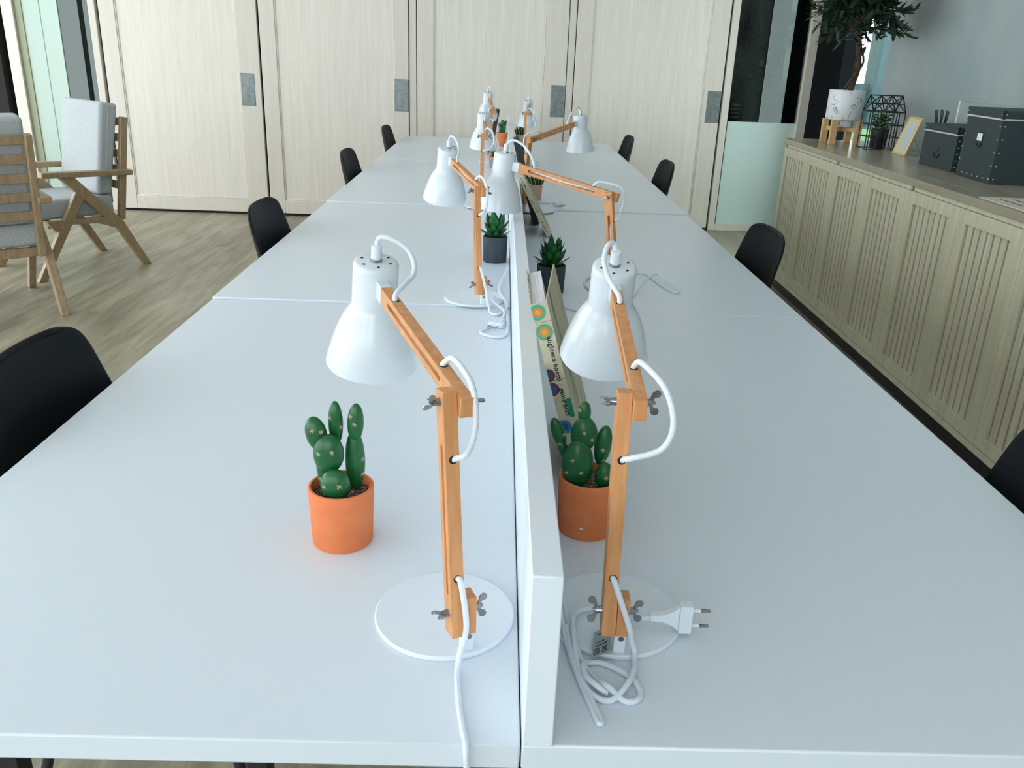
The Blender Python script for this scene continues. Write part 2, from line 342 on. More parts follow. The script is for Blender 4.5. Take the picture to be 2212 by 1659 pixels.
# behind the glazed doors
struct(MB().box(-5.35, 3.2, 8.75, 8.85, 0, CZ).build('wall_corridor', M['darkwall']))
struct(MB().box(-5.4, -4.12, WY, WY+.12, 0, CZ).build('wall_far_left', M['seam']))
struct(MB().box(2.64, 2.70, WY+.13, 8.75, 0, CZ).build('wall_lightblock_right', M['darkwall2']))  # wall added to keep sky light off the view behind the right glass
struct(MB().box(-4.30, -4.22, WY+.13, 8.75, 0, CZ).build('wall_lightblock_left', M['darkwall2']))  # wall added to shut sky light out and darken the left glass
# outside
tag(MB().box(2.7, 16, 5.0, 26, -.25, -.13).build('lawn', M['grass']), 'green lawn seen outside through the window beside the potted tree', 'lawn', kind='stuff')
ow = empty('garden_building', (4.3, 10.2, -.13)); tag(ow, 'cream and blue grey building seen outside behind the potted tree', 'building')
MB().box(-.60, -.06, 0, .3, 0, 4).build('cream_wall', M['cream'], ow)
MB().box(.15, 2.2, -.1, .2, .80, 4).box(-.06, .15, .02, .16, .80, 1.32).box(.9, 2.2, -.1, .2, 0, .8).build('blue_wall', M['bluewall'], ow)

# ------------------------------------------------------------------ desks
TZ = .74
YS = [-.126, 1.43, 3.0, 4.6, 6.0]
ZL = [0, .005, .009, .010]; ZR = [0, 0, .0045, .0045]
def tz(side, y):
    k = 0 if y < YS[1] else 1 if y < YS[2] else 2 if y < YS[3] else 3
    return TZ+(ZL if side < 0 else ZR)[k]
dl = {(-1, 0): 'white desk at the front left with a terracotta potted cactus on it', (-1, 1): 'second white desk from the front on the left with a succulent in a slate pot',
      (-1, 2): 'third white desk from the front on the left side of the divider', (-1, 3): 'farthest white desk on the left side, next to the wooden doors',
      (1, 0): 'white desk at the front right with a cable plug lying on it', (1, 1): 'second white desk from the front on the right with loops of thin cable on it',
      (1, 2): 'third white desk from the front on the right, under the lamp head swung right', (1, 3): 'farthest white desk on the right side, next to the wooden doors'}
for sd in (-1, 1):
    for k in range(4):
        x0, x1 = (-.8, .0012) if sd < 0 else (.0025 if k < 2 else .0345, .8)
        y0, y1 = YS[k]+.0015, YS[k+1]-.0015
        if k == 3: y1 = 6.16
        dz = (ZL if sd < 0 else ZR)[k]
        r = empty('desk', ((x0+x1)/2, y0, 0)); tag(r, dl[(sd, k)], 'desk', 'white desks in two rows')
        hx = (x1-x0)/2
        MB().box(-hx, hx, 0, y1-y0, TZ-.031, TZ+dz).build('desktop', M['laminate'], r, bevel=.0022, seg=2)
        ye = .12 if k < 3 else .05
        for yy in (.12, y1-y0-ye):
            for xx in (-.19, .10):
                MB().box(xx-.013, xx+.013, yy-.013, yy+.013, 0, TZ-.031-.05).build('leg', M['blacksteel'], r, bevel=.002)
        MB().box(-.24, .15, .098, .142, TZ-.081, TZ-.031).box(-.24, .15, y1-y0-ye-.022, y1-y0-ye+.022, TZ-.081, TZ-.031).box(-.06, -.02, .142, y1-y0-ye-.022, TZ-.081, TZ-.041).build('underframe', M['blacksteel'], r)
        MB().box(-sd*hx-(.018 if sd < 0 else -.004)*1, -sd*hx-(.004 if sd < 0 else -.018)*1, .02, y1-y0-.02, .30, TZ-.032).build('light_block_panel', M['blacksteel'], r)  # unseen panel added under the desk to darken the floor beyond
tag(MB().box(.0035, .0335, -.1262, 6.10, TZ+.0004, .94).build('divider', M['edge'], bevel=.0015), 'long low white divider panel running down the middle of the desks', 'divider')

# ------------------------------------------------------------------ desk lamps
def wingnut(m, x, s, ang, tip=.021):
    """wing nut at x on the bolt axis, facing direction s, about the x axis"""
    m.cyl((x, 0, 0), (x+s*.007, 0, 0), .0046, .0038, 14); m.cyl((x, 0, 0), (x+s*.011, 0, 0), .0022, n=10)
    for q in (0, PI):
        M0 = m.M.copy(); m.M = M0 @ Matrix.Translation((x+s*.004, 0, 0)) @ Matrix.Rotation(ang+q, 4, 'X')
        poly = []
        for k in range(13):
            a = PI*k/12-PI/2; poly.append((s*(.0085+.0042*math.sin(a)) if s > 0 else s*(.0085+.0042*math.sin(a)), .0125+.0045*math.cos(a)))
        poly = [(0, .001), (s*.004, .001)] + [(s*(.0075+.0045*math.cos(t)), .0115+.0045*math.sin(t)) for t in [PI*(-.6+1.5*k/10) for k in range(11)]]
        m.prism(poly, -.0009, .0009, 'y') if False else m.add([(p[0], e, p[1]) for e in (-.0009, .0009) for p in poly], [tuple(range(len(poly)))[::-1], tuple(range(len(poly), 2*len(poly)))] + [(i, (i+1) % len(poly), len(poly)+(i+1) % len(poly), len(poly)+i) for i in range(len(poly))])
        m.M = M0
ARC = [(0, -.008, .064), (.003, -.026, .067), (.004, -.055, .057), (.002, -.080, .036)]
def lamp(cx, cy, az, el, t, label, tail, sag=(.05, -.03), extra=None, nuts=(.9, 2.0, .9, 2.0)):
    side = -1 if cx < 0 else 1
    z0 = max(tz(side, cy-.0845), tz(side, cy+.0845))
    root = empty('desk_lamp', (cx, cy, z0), az); tag(root, label, 'lamp', 'white desk lamps along the divider')
    inv = Matrix.Rotation(-az, 4, 'Z') @ Matrix.Translation((-cx, -cy, -z0))
    MB().lathe([(0, 0), (.083, 0), (.0845, .0012), (.0845, .0045), (.083, .006), (0, .006)], 72).build('base', M['white_base'], root)
    MB().box(-.0068, .0068, -.079, -.067, .006, .034).build('bracket', M['white_base'], root, bevel=.0008)
    MB().cyl((0.001, -.0792, .026), (0.001, -.0800, .026), .0031, n=14).build('screw', M['chrome'], root)
    MB().box(-.0068, .0068, -.0855, -.0645, .034, .082).build('arm_block', M['beech'], root, bevel=.0009)
    # lower arm: pivots on the block, leans forward
    piv = Vector((0, -.075, .062)); J = Vector((0, -.042, .3026)); dv = J-piv; Ld = dv.length; ph = math.atan2(dv.y, dv.z)
    ML = Matrix.Translation(piv) @ Matrix.Rotation(-ph, 4, 'X')
    b = MB(); b.M = ML; b.slotbar(-.027, Ld+.012, .0115, .022, Ld-.047, .0032, -.0232, -.0076, 'x')
    b.build('lower_arm', M['beech'], root, bevel=.0007)
    MU = Matrix.Translation(J) @ Matrix.Rotation(el, 4, 'X')      # local y runs along the upper arm
    b = MB(); b.M = MU @ Matrix.Rotation(-PI/2, 4, 'X')
    b.slotbar(-.020, .282, .0115, .045, .252, .0032, -.0072, .0072, 'x')
    b.build('upper_arm', M['beech'], root, bevel=.0007)
    for (mm, xs, na) in ((ML, (-.0232, .0068), nuts[:2]), (MU, (-.0232, .0072), nuts[2:])):
        for x, s, a in ((xs[0], -1, na[0]), (xs[1], 1, na[1])):
            w = MB(); w.M = mm; wingnut(w, x, s, a); w.build('wing_nut', M['chrome'], root)
    MH = MU @ Matrix.Translation((0, .333, 0)) @ Matrix.Rotation(t, 4, 'X')
    b = MB(); b.M = MU; b.box(-.0075, .0075, .282, .309, -.0125, .0125); b.build('shade_bracket', M['white_metal'], root, bevel=.001)
    b = MB(); b.M = MH
    out = [(0, .030), (.0262, .030), (.0292, .0285), (.0306, .0255), (.0312, .018), (.0316, -.030), (.0334, -.0365), (.0402, -.047), (.0474, -.061), (.0536, -.077), (.0588, -.094), (.0628, -.110), (.0660, -.125)]
    b.lathe(out+[(r-.0014, z+.0002) for r, z in reversed(out[5:])]+[(.030, .027), (0, .027)], 56)
    b.build('shade', M['white_metal'], root, angle=50)
    for k in range(6):
        h = MB(); h.M = MH; a = k*PI/3+.4; h.cyl((.0205*math.cos(a), .0205*math.sin(a), .0299), (.0205*math.cos(a), .0205*math.sin(a), .0303), .0021, n=10); h.build('vent_hole', M['hole'], root)
    b = MB(); b.M = MH; b.cyl((0, 0, .030), (0, 0, .0335), .0080, .0076, 18); b.build('cap_ring', M['chrome'], root)
    b = MB(); b.M = MH; b.cyl((0, 0, .0335), (0, 0, .053), .0074, .0070, 18); b.build('cord_grip', M['cord'], root, bevel=.0008)
    # one continuous cord
    U = lambda x, y, z: MU @ Vector((x, y, z)); Lw = lambda x, y, z: ML @ Vector((x, y, z)); H = lambda x, y, z: MH @ Vector((x, y, z))
    e = U(0, .238, .0115)
    pts = [H(0, 0, .05)]+[U(q[0], .333+q[1], q[2]) for q in (extra or ARC)]+[U(0, .240, .018), U(0, .234, .004), U(0, .21, .001), U(0, .15, -.001), U(0, .09, .001), U(0, .062, .004), U(0, .054, .015), U(.006, .040, .026)]
    pts += [J+Vector((sag[0]*.75, -.012, .020)), J+Vector((sag[0], sag[1], -.012)), J+Vector((sag[0]*.72, sag[1], -.040)), Lw(-.004, -.020, Ld-.056), Lw(-.0135, -.010, Ld-.062), Lw(-.0154, -.002, Ld-.075), Lw(-.0154, 0, Ld-.12), Lw(-.0154, 0, .07), Lw(-.0152, -.006, .046), Lw(-.0125, -.016, .040)]
    pts += [inv @ Vector((q[0], q[1], q[2]+tz(side, q[1])-.74)) for q in tail]
    MB().tube(pts, .0034, 10, 6).build('power_cord', M['cord'], root)
    for mm, p0, p1 in ((ML, (-.0146, -.0113, Ld-.062), (-.0146, -.0119, Ld-.062)), (ML, (-.0146, -.0113, .044), (-.0146, -.0119, .044)), (MU, (0, .237, .0113), (0, .237, .0119)), (MU, (0, .055, .0113), (0, .055, .0119))):
        hl = MB(); hl.M = mm; hl.cyl(p0, p1, .0046, n=14); hl.build('cord_hole', M['hole'], root)
    return root
def plug(root, inv, p, ang, name='plug'):
    """flat two-pin plug lying at p (world), pins pointing along ang"""
    b = MB(); b.M = inv @ Matrix.Translation(p) @ Matrix.Rotation(ang, 4, 'Z')
    b.box(-.0085, .0055, -.0165, .0165, -.0060, .0060)
    b.prism([(-.040, -.0036), (-.026, -.0045), (-.0155, -.009), (-.0085, -.0155), (-.0085, .0155), (-.0155, .009), (-.026, .0045), (-.040, .0036)], -.0048, .0048, 'z')
    o = b.build(name, M['cord'], root, bevel=.0012)
    for s in (-1, 1):
        q = MB(); q.M = b.M; q.cyl((.005, s*.0095, 0), (.015, s*.0095, 0), .0019, n=10); q.build('pin_sleeve', M['cord'], o)
        q = MB(); q.M = b.M; q.cyl((.015, s*.0095, 0), (.0245, s*.0095, 0), .0021, .0017, 10); q.build('pin', M['chrome'], o)
    return o
def cz(x, y, lift=0, base=(.1183, .091)):
    """height of a cable lying on the desk or across a lamp base"""
    return .7434+(.006 if math.hypot(x-base[0], y-base[1]) < .088 else 0)+lift
# front left
lamp(-.0876, .0817, .4072, .134, .0717, 'white desk lamp at the front left, its cord dropping over the desk edge',
     [(-.0585, -.004, .790), (-.0645, -.010, .760), (-.0668, -.020, .7455), (-.0657, -.0433, .7432), (-.062, -.0781, .7432), (-.0566, -.1104, .7434), (-.0538, -.124, .7442), (-.0525, -.1315, .739), (-.0515, -.1345, .722), (-.050, -.137, .66), (-.046, -.139, .55)], sag=(.010, -.020), nuts=(1.35, .2, .6, 1.4), extra=[(.003, -.002, .061), (.014, -.010, .064), (.034, -.022, .054), (.042, -.034, .038), (.036, -.052, .026), (.016, -.078, .024)])
# front right
R1 = lamp(.1183, .091, -.0257, .1321, .2051, 'white desk lamp at the front right with its plug standing on its base',
     [(.1215, .000, .795), (.128, .008, .768), (.1335, .012, .752)] + [(x, y, cz(x, y, l)) for x, y, l in
      ((.1325, -.002, .003), (.128, -.022, .0065), (.116, -.047, .006), (.098, -.062, 0), (.080, -.054, 0), (.067, -.026, .002), (.0595, .015, .003), (.0540, .062, .004), (.0525, .098, .006), (.055, .116, .004), (.0585, .100, 0), (.061, .060, 0), (.066, .026, 0), (.0735, -.001, 0), (.085, -.029, .0), (.097, -.047, .006), (.112, -.061, .0), (.1255, -.0615, .0), (.1325, -.050, .0), (.128, -.030, 0), (.115, -.0150, .0), (.0965, -.0030, 0), (.081, -.0025, 0), (.0735, -.012, .006), (.0745, -.031, .006), (.084, -.045, .006), (.094, -.049, .0), (.098, -.051, 0))],
     sag=(.034, -.030), nuts=(0, .3, 1.35, .1), extra=[(-.004, -.003, .060), (-.013, -.014, .060), (-.018, -.030, .046), (-.014, -.052, .032), (-.006, -.076, .024)])
invR1 = R1.matrix_basis.inverted()
b = MB(); b.M = invR1
b.tube([(x, y, cz(x, y, l)) for x, y, l in ((.0585, .050, .004), (.062, .004, .004), (.068, -.034, .001), (.0755, -.066, 0), (.0815, -.092, 0), (.0835, -.0955, 0), (.0853, -.092, 0), (.080, -.068, 0), (.0725, -.038, .001), (.067, -.006, .004), (.0655, .030, .006), (.067, .060, .009), (.078, .082, .004), (.10, .088, .003), (.122, .085, .004))] + [(.138, .066, .755), (.150, .058, .761), (.163, .0575, .763)], .0031, 10, 6)
b.build('plug_cord', M['cord'], R1)
def plug2(root, inv, p, ang, roll):
    T = Matrix.Translation(p) @ Matrix.Rotation(ang, 4, 'Z') @ Matrix.Rotation(roll, 4, 'X')
    b = MB(); b.M = inv @ T @ Matrix.Scale(1.1, 4)
    b.box(-.0085, .0055, -.0172, .0172, -.0062, .0062)
    b.prism([(-.040, -.0036), (-.026, -.0045), (-.0155, -.009), (-.0085, -.0158), (-.0085, .0158), (-.0155, .009), (-.026, .0045), (-.040, .0036)], -.0048, .0048, 'z')
    o = b.build('plug', M['cord'], root, bevel=.0012)
    for s in (-1, 1):
        q = MB(); q.M = inv @ T @ Matrix.Scale(1.1, 4); q.cyl((.005, s*.0095, 0), (.0145, s*.0095, 0), .0019, n=10); q.build('pin_sleeve', M['cord'], o)
        q = MB(); q.M = inv @ T @ Matrix.Scale(1.1, 4); q.cyl((.0145, s*.0095, 0), (.0245, s*.0095, 0), .0021, .0017, 10); q.build('pin', M['chrome'], o)
plug2(R1, invR1, (.2010, .0555, .7652), -.02, PI/2)
# the grey label wrapped on the cord
b = MB(); b.M = invR1
q = [(.0900, .0400, .7525), (.1100, .0500, .7545), (.1065, .0095, .7520), (.0825, -.004, .7490)]
nrm = (Vector(q[1])-Vector(q[0])).cross(Vector(q[3])-Vector(q[0])).normalized()*-.0004
b.add(q+[tuple(Vector(p)+nrm) for p in q], [(0, 1, 2, 3), (7, 6, 5, 4), (0, 4, 5, 1), (1, 5, 6, 2), (2, 6, 7, 3), (3, 7, 4, 0)])
lab = b.build('cord_label', M['greytag'], R1); lab['label'] = 'grey cable label with small print and symbols'
b = MB(); b.M = invR1
A, B_, C_, D_ = [Vector(p) for p in q]
def lp(u, v, up=.0003): return (A*(1-u)+B_*u)*(1-v)+(D_*(1-u)+C_*u)*v+nrm.normalized()*(up+.0004 if nrm.z > 0 else -up)
def lq(u0, u1, v0, v1): b.add([lp(u0, v0), lp(u1, v0), lp(u1, v1), lp(u0, v1)], [(0, 1, 2, 3)])
for v, segs in ((.16, ((.28, .36), (.40, .52), (.56, .62), (.66, .74))), (.46, ((.22, .34), (.37, .45), (.52, .66))), (.58, ((.18, .27), (.31, .52), (.56, .82)))):
    for u0, u1 in segs: lq(u0, u1, v, v+.045)
for (u0, u1, v0, v1) in ((.12, .40, .70, .725), (.12, .40, .885, .91), (.12, .155, .70, .91), (.365, .40, .70, .91), (.20, .32, .755, .775), (.20, .32, .835, .855), (.20, .23, .755, .855), (.29, .32, .755, .855)): lq(u0, u1, v0, v1)
for (p0, p1) in (((.54, .70), (.80, .92)), ((.80, .70), (.54, .92))):
    d = .03; b.add([lp(p0[0]-d, p0[1]), lp(p0[0]+d, p0[1]), lp(p1[0]+d, p1[1]), lp(p1[0]-d, p1[1])], [(0, 1, 2, 3)])
for (u0, u1, v0, v1) in ((.58, .78, .735, .755), (.60, .76, .80, .815), (.56, .80, .93, .95)): lq(u0, u1, v0, v1)
b.build('label_print', M['ink'], lab)
# second row
ZB = .7438
L2 = lamp(-.097, 1.4961, .3343, .1327, .1174, 'second white desk lamp in the left row, its cord bunched beside the base',
     [(-.066, 1.404, .795), (-.062, 1.398, .768), (-.056, 1.392, .752), (-.052, 1.37, .7445), (-.038, 1.352, .7445), (-.022, 1.372, .7445), (-.010, 1.41, .748), (-.012, 1.450, .750), (-.030, 1.474, .7525), (-.046, 1.474, .7535), (-.048, 1.440, .7525), (-.030, 1.405, .7525), (-.016, 1.370, .750), (-.022, 1.320, .7440), (-.050, 1.255, ZB), (-.074, 1.205, ZB), (-.062, 1.180, ZB), (-.030, 1.165, ZB), (-.011, 1.190, ZB), (-.0075, 1.25, ZB), (-.0075, 1.32, .7445), (-.010, 1.40, .7465), (-.014, 1.46, .749), (-.026, 1.53, .7465), (-.032, 1.60, .7465), (-.026, 1.68, .7465), (-.012, 1.78, .7465), (-.0055, 1.86, .7465)], sag=(.008, -.020), extra=[(.003, -.002, .061), (.012, -.012, .062), (.020, -.030, .045), (.014, -.060, .028), (.004, -.080, .022)])
plug2(L2, L2.matrix_basis.inverted(), (-.036, 1.255, .7475), -2.0, 0)
ZB = .7438
R2 = lamp(.2197, 1.4946, 1.0398, .1643, -.0436, 'white desk lamp with its arm swung left so the shade hangs over the divider',
     [(.2865, 1.452, .790), (.292, 1.447, .765), (.300, 1.449, .7455), (.325, 1.50, ZB), (.362, 1.607, .7440), (.401, 1.686, .760), (.450, 1.770, .766), (.480, 1.745, .758), (.498, 1.690, .748), (.494, 1.640, ZB), (.470, 1.684, ZB), (.451, 1.776, ZB), (.437, 1.858, ZB), (.407, 1.871, ZB), (.34, 1.85, ZB), (.27, 1.83, ZB), (.236, 1.76, ZB), (.226, 1.70, ZB), (.240, 1.635, ZB), (.262, 1.62, .7445), (.27, 1.70, .748), (.262, 1.77, .748)], sag=(.040, -.020))
ZB = .7438
L3 = lamp(-.1049, 2.9866, .0546, .1346, .0441, 'third white desk lamp from the front in the left row',
     [(-.1060, 2.893, .795), (-.1000, 2.886, .765), (-.090, 2.882, .7455), (-.066, 2.875, ZB), (-.030, 2.90, ZB), (-.012, 2.97, ZB), (-.010, 3.06, ZB), (-.010, 3.16, ZB)], sag=(.032, -.022))
ZB = .7438
R3 = lamp(.121, 2.9685, -.7381, .1853, -.0644, 'third white desk lamp in the right row, shade swung right over the desk',
     [(.0575, 2.9060, .795), (.054, 2.905, .765), (.052, 2.909, .755), (.052, 2.96, .752), (.0535, 3.04, .7465), (.060, 3.10, ZB), (.09, 3.14, ZB), (.136, 3.155, ZB), (.171, 3.150, ZB), (.196, 3.128, .7470)], sag=(-.030, -.020))
plug2(R3, R3.matrix_basis.inverted(), (.232, 3.088, .7525), -.9, 0)
L4 = lamp(-.0949, 4.6446, .1317, .1969, .0114, 'farthest white desk lamp in the left row, close to the wooden doors',
     [(-.0900, 4.551, .800), (-.084, 4.545, .77), (-.074, 4.541, .7455), (-.040, 4.56, ZB), (-.012, 4.66, ZB), (-.010, 4.80, ZB)], sag=(-.034, -.016))
R4 = lamp(.1190, 4.6349, -.0161, .0914, .1003, 'farthest white desk lamp in the right row, close to the wooden doors',
     [(.1180, 4.538, .80), (.124, 4.531, .77), (.132, 4.529, .7455), (.170, 4.54, ZB), (.205, 4.62, ZB), (.19, 4.76, ZB)], sag=(.034, -.018))

# ------------------------------------------------------------------ plants on the desks
def pot_cyl(root, r, r0, h, m, wall=.004, soil=None, depth=.012, name='pot'):
    MB().lathe([(0, 0), (r0-.002, 0), (r0, .002), (r, h-.0015), (r-.0015, h), (r-wall, h), (r-wall-.0005, h-depth-.004), (0, h-depth-.004)], 56).build(name, m, root, angle=45)
    g = MB(); g.lathe([(0, h-depth+.003), (r*.5, h-depth+.002), (r-wall, h-depth), (r-wall, h-depth-.003), (0, h-depth-.003)], 40)
    if soil is M['gravel']:
        for k in range(60):
            a = random.random()*2*PI; rr = (r-wall-.003)*math.sqrt(random.random()); q = random.uniform(.0016, .0032)
            g.ball((rr*math.cos(a), rr*math.sin(a), h-depth+.0025), (q, q*.8, q*.7), n=6, m=4)
    g.build('gravel' if soil is M['gravel'] else 'soil', soil or M['soil'], root)
def spikes(mb, c, nrm, rad):
    nrm = Vector(nrm).normalized(); a = nrm.orthogonal().normalized(); bb = nrm.cross(a); c = Vector(c)
    for k in range(9):
        t = 2*PI*k/9+random.uniform(-.2, .2); d = (a*math.cos(t)+bb*math.sin(t)+nrm*.35).normalized()
        mb.cyl(c, c+d*rad*random.uniform(.7, 1.15), .00055, .00015, 5)
def cactus(loc, pads, label, potr=.0445, poth=.086, mark=False, group='terracotta cactus pots'):
    root = empty('potted_cactus', loc); tag(root, label, 'cactus', group)
    pot_cyl(root, potr, potr-.003, poth, M['terracotta'], .0042, M['gravel'], .014)
    for (x, y, z, rx, rz, tilt, dots) in pads:
        rz *= 1.16; rx *= 1.06; z += -.5*y+.002
        ry = min(.0125, rx*.76); R = Euler((0, tilt, 0)); b = MB(); c = Vector((x, y, z))
        b.ball(c, (rx, ry, rz), R, 24, 16)
        o = b.build('pad', M['cactus'], root)
        s = MB(); s2 = MB()
        for (u, v) in dots:
            w = -math.sqrt(max(0, 1-u*u-v*v)); p = Vector((u*rx, w*ry, v*rz)); n = Vector((u/rx, w/ry, v/rz))
            p = c+R.to_matrix() @ p; n = R.to_matrix() @ n
            spikes(s, p, n, .0042); s2.ball(p, .0011, n=6, m=4)
        if dots:
            s.build('spine_cluster', M['areole'], o); s2.build('spine_core', M['areole_red'], o)
    if mark:
        b = MB(); b.M = Matrix.Translation((-.012, -(potr-.0022), .022)) @ Matrix.Rotation(.27, 4, 'Z')
        for (p0, p1) in (((-.003, .0015), (.003, -.0015)), ((-.001, -.001), (.0005, .002)), ((.0005, -.002), (.0032, -.0005))):
            b.cyl((p0[0], 0, p0[1]), (p1[0], 0, p1[1]), .0006, n=6)
        o = b.build('chip_mark', M['whitepaper'], root)
    return root
cactus((-.241, .25, .74), [(-.0035, -.020, .083, .019, .0205, 0, ((-.62, .1), (.36, .18), (.05, -.8))), (-.013, -.008, .130, .0195, .0245, .05, ((-.55, .12), (.3, .25), (.25, -.72))), (-.030, .0, .159, .0135, .0215, -.18, ((-.1, .35), (.6, .2), (.1, -.5))), (-.006, .012, .176, .0095, .0275, 0, ((-.6, .3), (.75, -.1))),
     (.021, .010, .177, .0105, .0245, .06, ((-.5, .4), (.0, .05))), (.0185, .012, .122, .0130, .039, 0, ((.8, .1), (.75, -.4))), (-.023, .008, .112, .0105, .036, -.05, ((-.6, .1), (-.5, -.4)))],
     'terracotta pot of cactus on the front left desk, fully in view')
cactus((.1045, .3, .74), [(-.014, .0, .180, .0085, .0145, 0, ((-.75, .3), (0, -.75))), (-.013, -.003, .147, .0178, .0225, 0, ((-.05, .25), (-.1, -.45), (.55, -.15))), (-.020, -.012, .100, .021, .032, 0, ((-.35, .3), (.2, -.2), (-.7, -.25))), (.016, .005, .131, .0115, .0265, .1, ((-.05, -.1), (.3, -.65))), (.018, -.018, .083, .0125, .018, 0, ((.1, .1),)),
     (-.048, .006, .148, .009, .021, -.35, ((.7, -.1), (-.3, -.6))), (-.038, .004, .121, .0072, .017, -.5, ())],
     'terracotta pot of cactus on the front right desk, partly behind the lamp post', mark=True)
def far_cactus():
    root = empty('potted_cactus', (-.035, 5.6, tz(-1, 5.6))); tag(root, 'small cactus in a tapered terracotta pot at the far end of the left desks', 'cactus', 'terracotta cactus pots')
    pot_cyl(root, .040, .020, .098, M['terracotta'], .004, M['soil'], .008)
    for (x, y, z, rx, rz, t) in ((-.012, -.008, .118, .013, .03, 0), (.013, 0, .122, .012, .034, .1), (-.006, .008, .150, .010, .034, 0), (.019, 0, .160, .010, .024, .3), (-.020, .004, .142, .008, .024, -.2), (.004, -.01, .166, .010, .022, 0)):
        MB().ball((x, y, z), (rx, rx*.8, rz), Euler((0, t, 0)), 16, 10).build('pad', M['cactus'], root)
far_cactus()
def agave(loc, label, r, h, spread, top, seed):
    random.seed(seed)
    root = empty('potted_succulent', loc); tag(root, label, 'succulent', 'succulents in slate pots')
    pot_cyl(root, r, r*.94, h, M['slate'], .004, M['soil'], .006)
    b = MB(); z0 = h-.006
    for tier, (n, el, L, w, o) in enumerate(((9, .40, spread*1.0, .0105, .004), (9, .80, spread*1.12, .0135, .012), (8, 1.08, top*1.0, .0145, .02), (5, 1.32, top*1.08, .013, .030))):
        for k in range(n):
            a = 2*PI*(k+.5*tier)/n+random.uniform(-.12, .12); e = el+random.uniform(-.1, .1)
            d = Vector((math.cos(a)*math.cos(e), math.sin(a)*math.cos(e), math.sin(e)))
            up = Vector((-math.cos(a)*math.sin(e), -math.sin(a)*math.sin(e), math.cos(e)))
            b.leaf((math.cos(a)*.006, math.sin(a)*.006, z0+o*.4), d, up, L*random.uniform(.9, 1.08), w, bend=.006, n=6)
    b.cyl((0, 0, z0-.004), (0, 0, z0+.03), .012, .006, 12)
    b.build('leaves', M['agave'], root, angle=60)
agave((-.0475, 1.963, tz(-1, 1.96)), 'spiky green succulent in a slate pot left of the divider', .0405, .083, .056, .074, 3)
agave((.118, 1.62, tz(1, 1.6)), 'spiky green succulent in a slate pot right of the divider, behind the leaning book', .0415, .080, .058, .072, 5)
def snake(loc, label, r, h, leaves, seed):
    root = empty('potted_snake_plant', loc); tag(root, label, 'snake plant', 'snake plants in pink clay pots')
    pot_cyl(root, r, r*.9, h, M['pinkpot'], .003, M['soil'], .006)
    for (x, y, L, w, tx, ty, rz) in leaves:
        d = Vector((tx, ty, 1)); up = Vector((math.sin(rz), -math.cos(rz), 0))
        MB().leaf((x, y, h-.012), d, up, L, w*.72, n=7).build('leaf', M['snake'], root, angle=70)
        MB().leaf((x, y+.0008, h-.012), d, up, L*1.03, w, n=7).build('leaf_margin', M['snake_edge'], root, angle=70)
lv = ((-.010, -.008, .062, .011, -.25, 0, .3), (.010, -.004, .070, .012, .22, 0, -.4), (0, .008, .078, .012, .02, 0, .1), (-.014, .006, .050, .010, -.5, .1, .5), (.015, .008, .052, .010, .5, 0, -.3), (.002, -.012, .048, .010, .05, -.2, 0))
snake((.131, 3.262, tz(1, 3.26)), 'snake plant in a pink clay pot beside the third lamp of the right row', .0295, .071, lv, 1)
snake((.086, 4.36, tz(1, 4.36)), 'snake plant in a pink clay pot in front of the farthest right lamp', .030, .071, [(a, b2, L*1.15, w, tx, ty, rz) for (a, b2, L, w, tx, ty, rz) in lv], 2)
snake((.098, 5.78, tz(1, 5.78)), 'snake plant in a pink clay pot at the far end of the right desks', .034, .075, [(a, b2, L*1.25, w*1.1, tx, ty, rz) for (a, b2, L, w, tx, ty, rz) in lv], 3)
sp = empty('small_potted_plant', (-.078, 4.36, tz(-1, 4.36))); tag(sp, 'small plant in a blue and orange patterned pot under the third left lamp shade', 'plant')
pot_cyl(sp, .032, .026, .066, M['frit'], .003, M['soil'], .006)
b = MB()
for k in range(9):
    a = 2*PI*k/9; b.leaf((0, 0, .058), (math.cos(a)*.6, math.sin(a)*.6, .8), (-math.cos(a), -math.sin(a), .6), .045, .010, .004, n=5)
b.leaf((.014, -.034, .052), (.15, -.25, -1), (0, -1, .2), .05, .011, .0, n=5)
b.build('leaves', M['agave'], sp, angle=60)

# ------------------------------------------------------------------ books leaning on the divider
def slab_frame(x, y, z, lean):
    """local x = thickness (to the right), z = height along the leaning spine, y = depth"""
    return Matrix.Translation((x, y, z)) @ Matrix.Rotation(-lean, 4, 'Y')
def text_mesh(s, size, mat_, parent, name, MT, bold=0.0):
    cu = bpy.data.curves.new('lettering', 'FONT'); cu.body = s; cu.size = size; cu.offset = bold; cu.extrude = .00008; cu.resolution_u = 4; cu.space_character = 1.12
    ob = bpy.data.objects.new('lettering', cu); COL.objects.link(ob)
    dg = bpy.context.evaluated_depsgraph_get(); dg.update()
    me = bpy.data.meshes.new_from_object(ob.evaluated_get(dg)); bpy.data.objects.remove(ob); me.name = name
    me.transform(MT); me.materials.clear(); me.materials.append(mat_)
    o = bpy.data.objects.new(name, me); COL.objects.link(o)
    if parent: o.parent = parent
    return o
def book(loc, lean, th, H, D, label, mcov, mside, pages=True, flare=0, group='books leaning on the divider', name='book'):
    root = empty(name, loc); root.rotation_euler = (0, -lean, 0); tag(root, label, 'book' if name == 'book' else 'folder', group)
    c = .0025
    MB().box(0, th, 0, c, 0, H).build('spine', mcov, root, bevel=.0008)
    MB().box(0, c, c, D, 0, H).build('cover', mside, root, bevel=.0006)
    b = MB(); b.M = Matrix.Translation((th, c, 0)) @ Matrix.Rotation(-flare, 4, 'Z'); b.box(-c, 0, 0, D-c, 0, H); b.build('cover', mside, root, bevel=.0006)
    MB().box(c, th-c, c, D-.005, .004, H-.005).build('page_block', M['paper'] if pages else M['blackshell'], root)
    return root
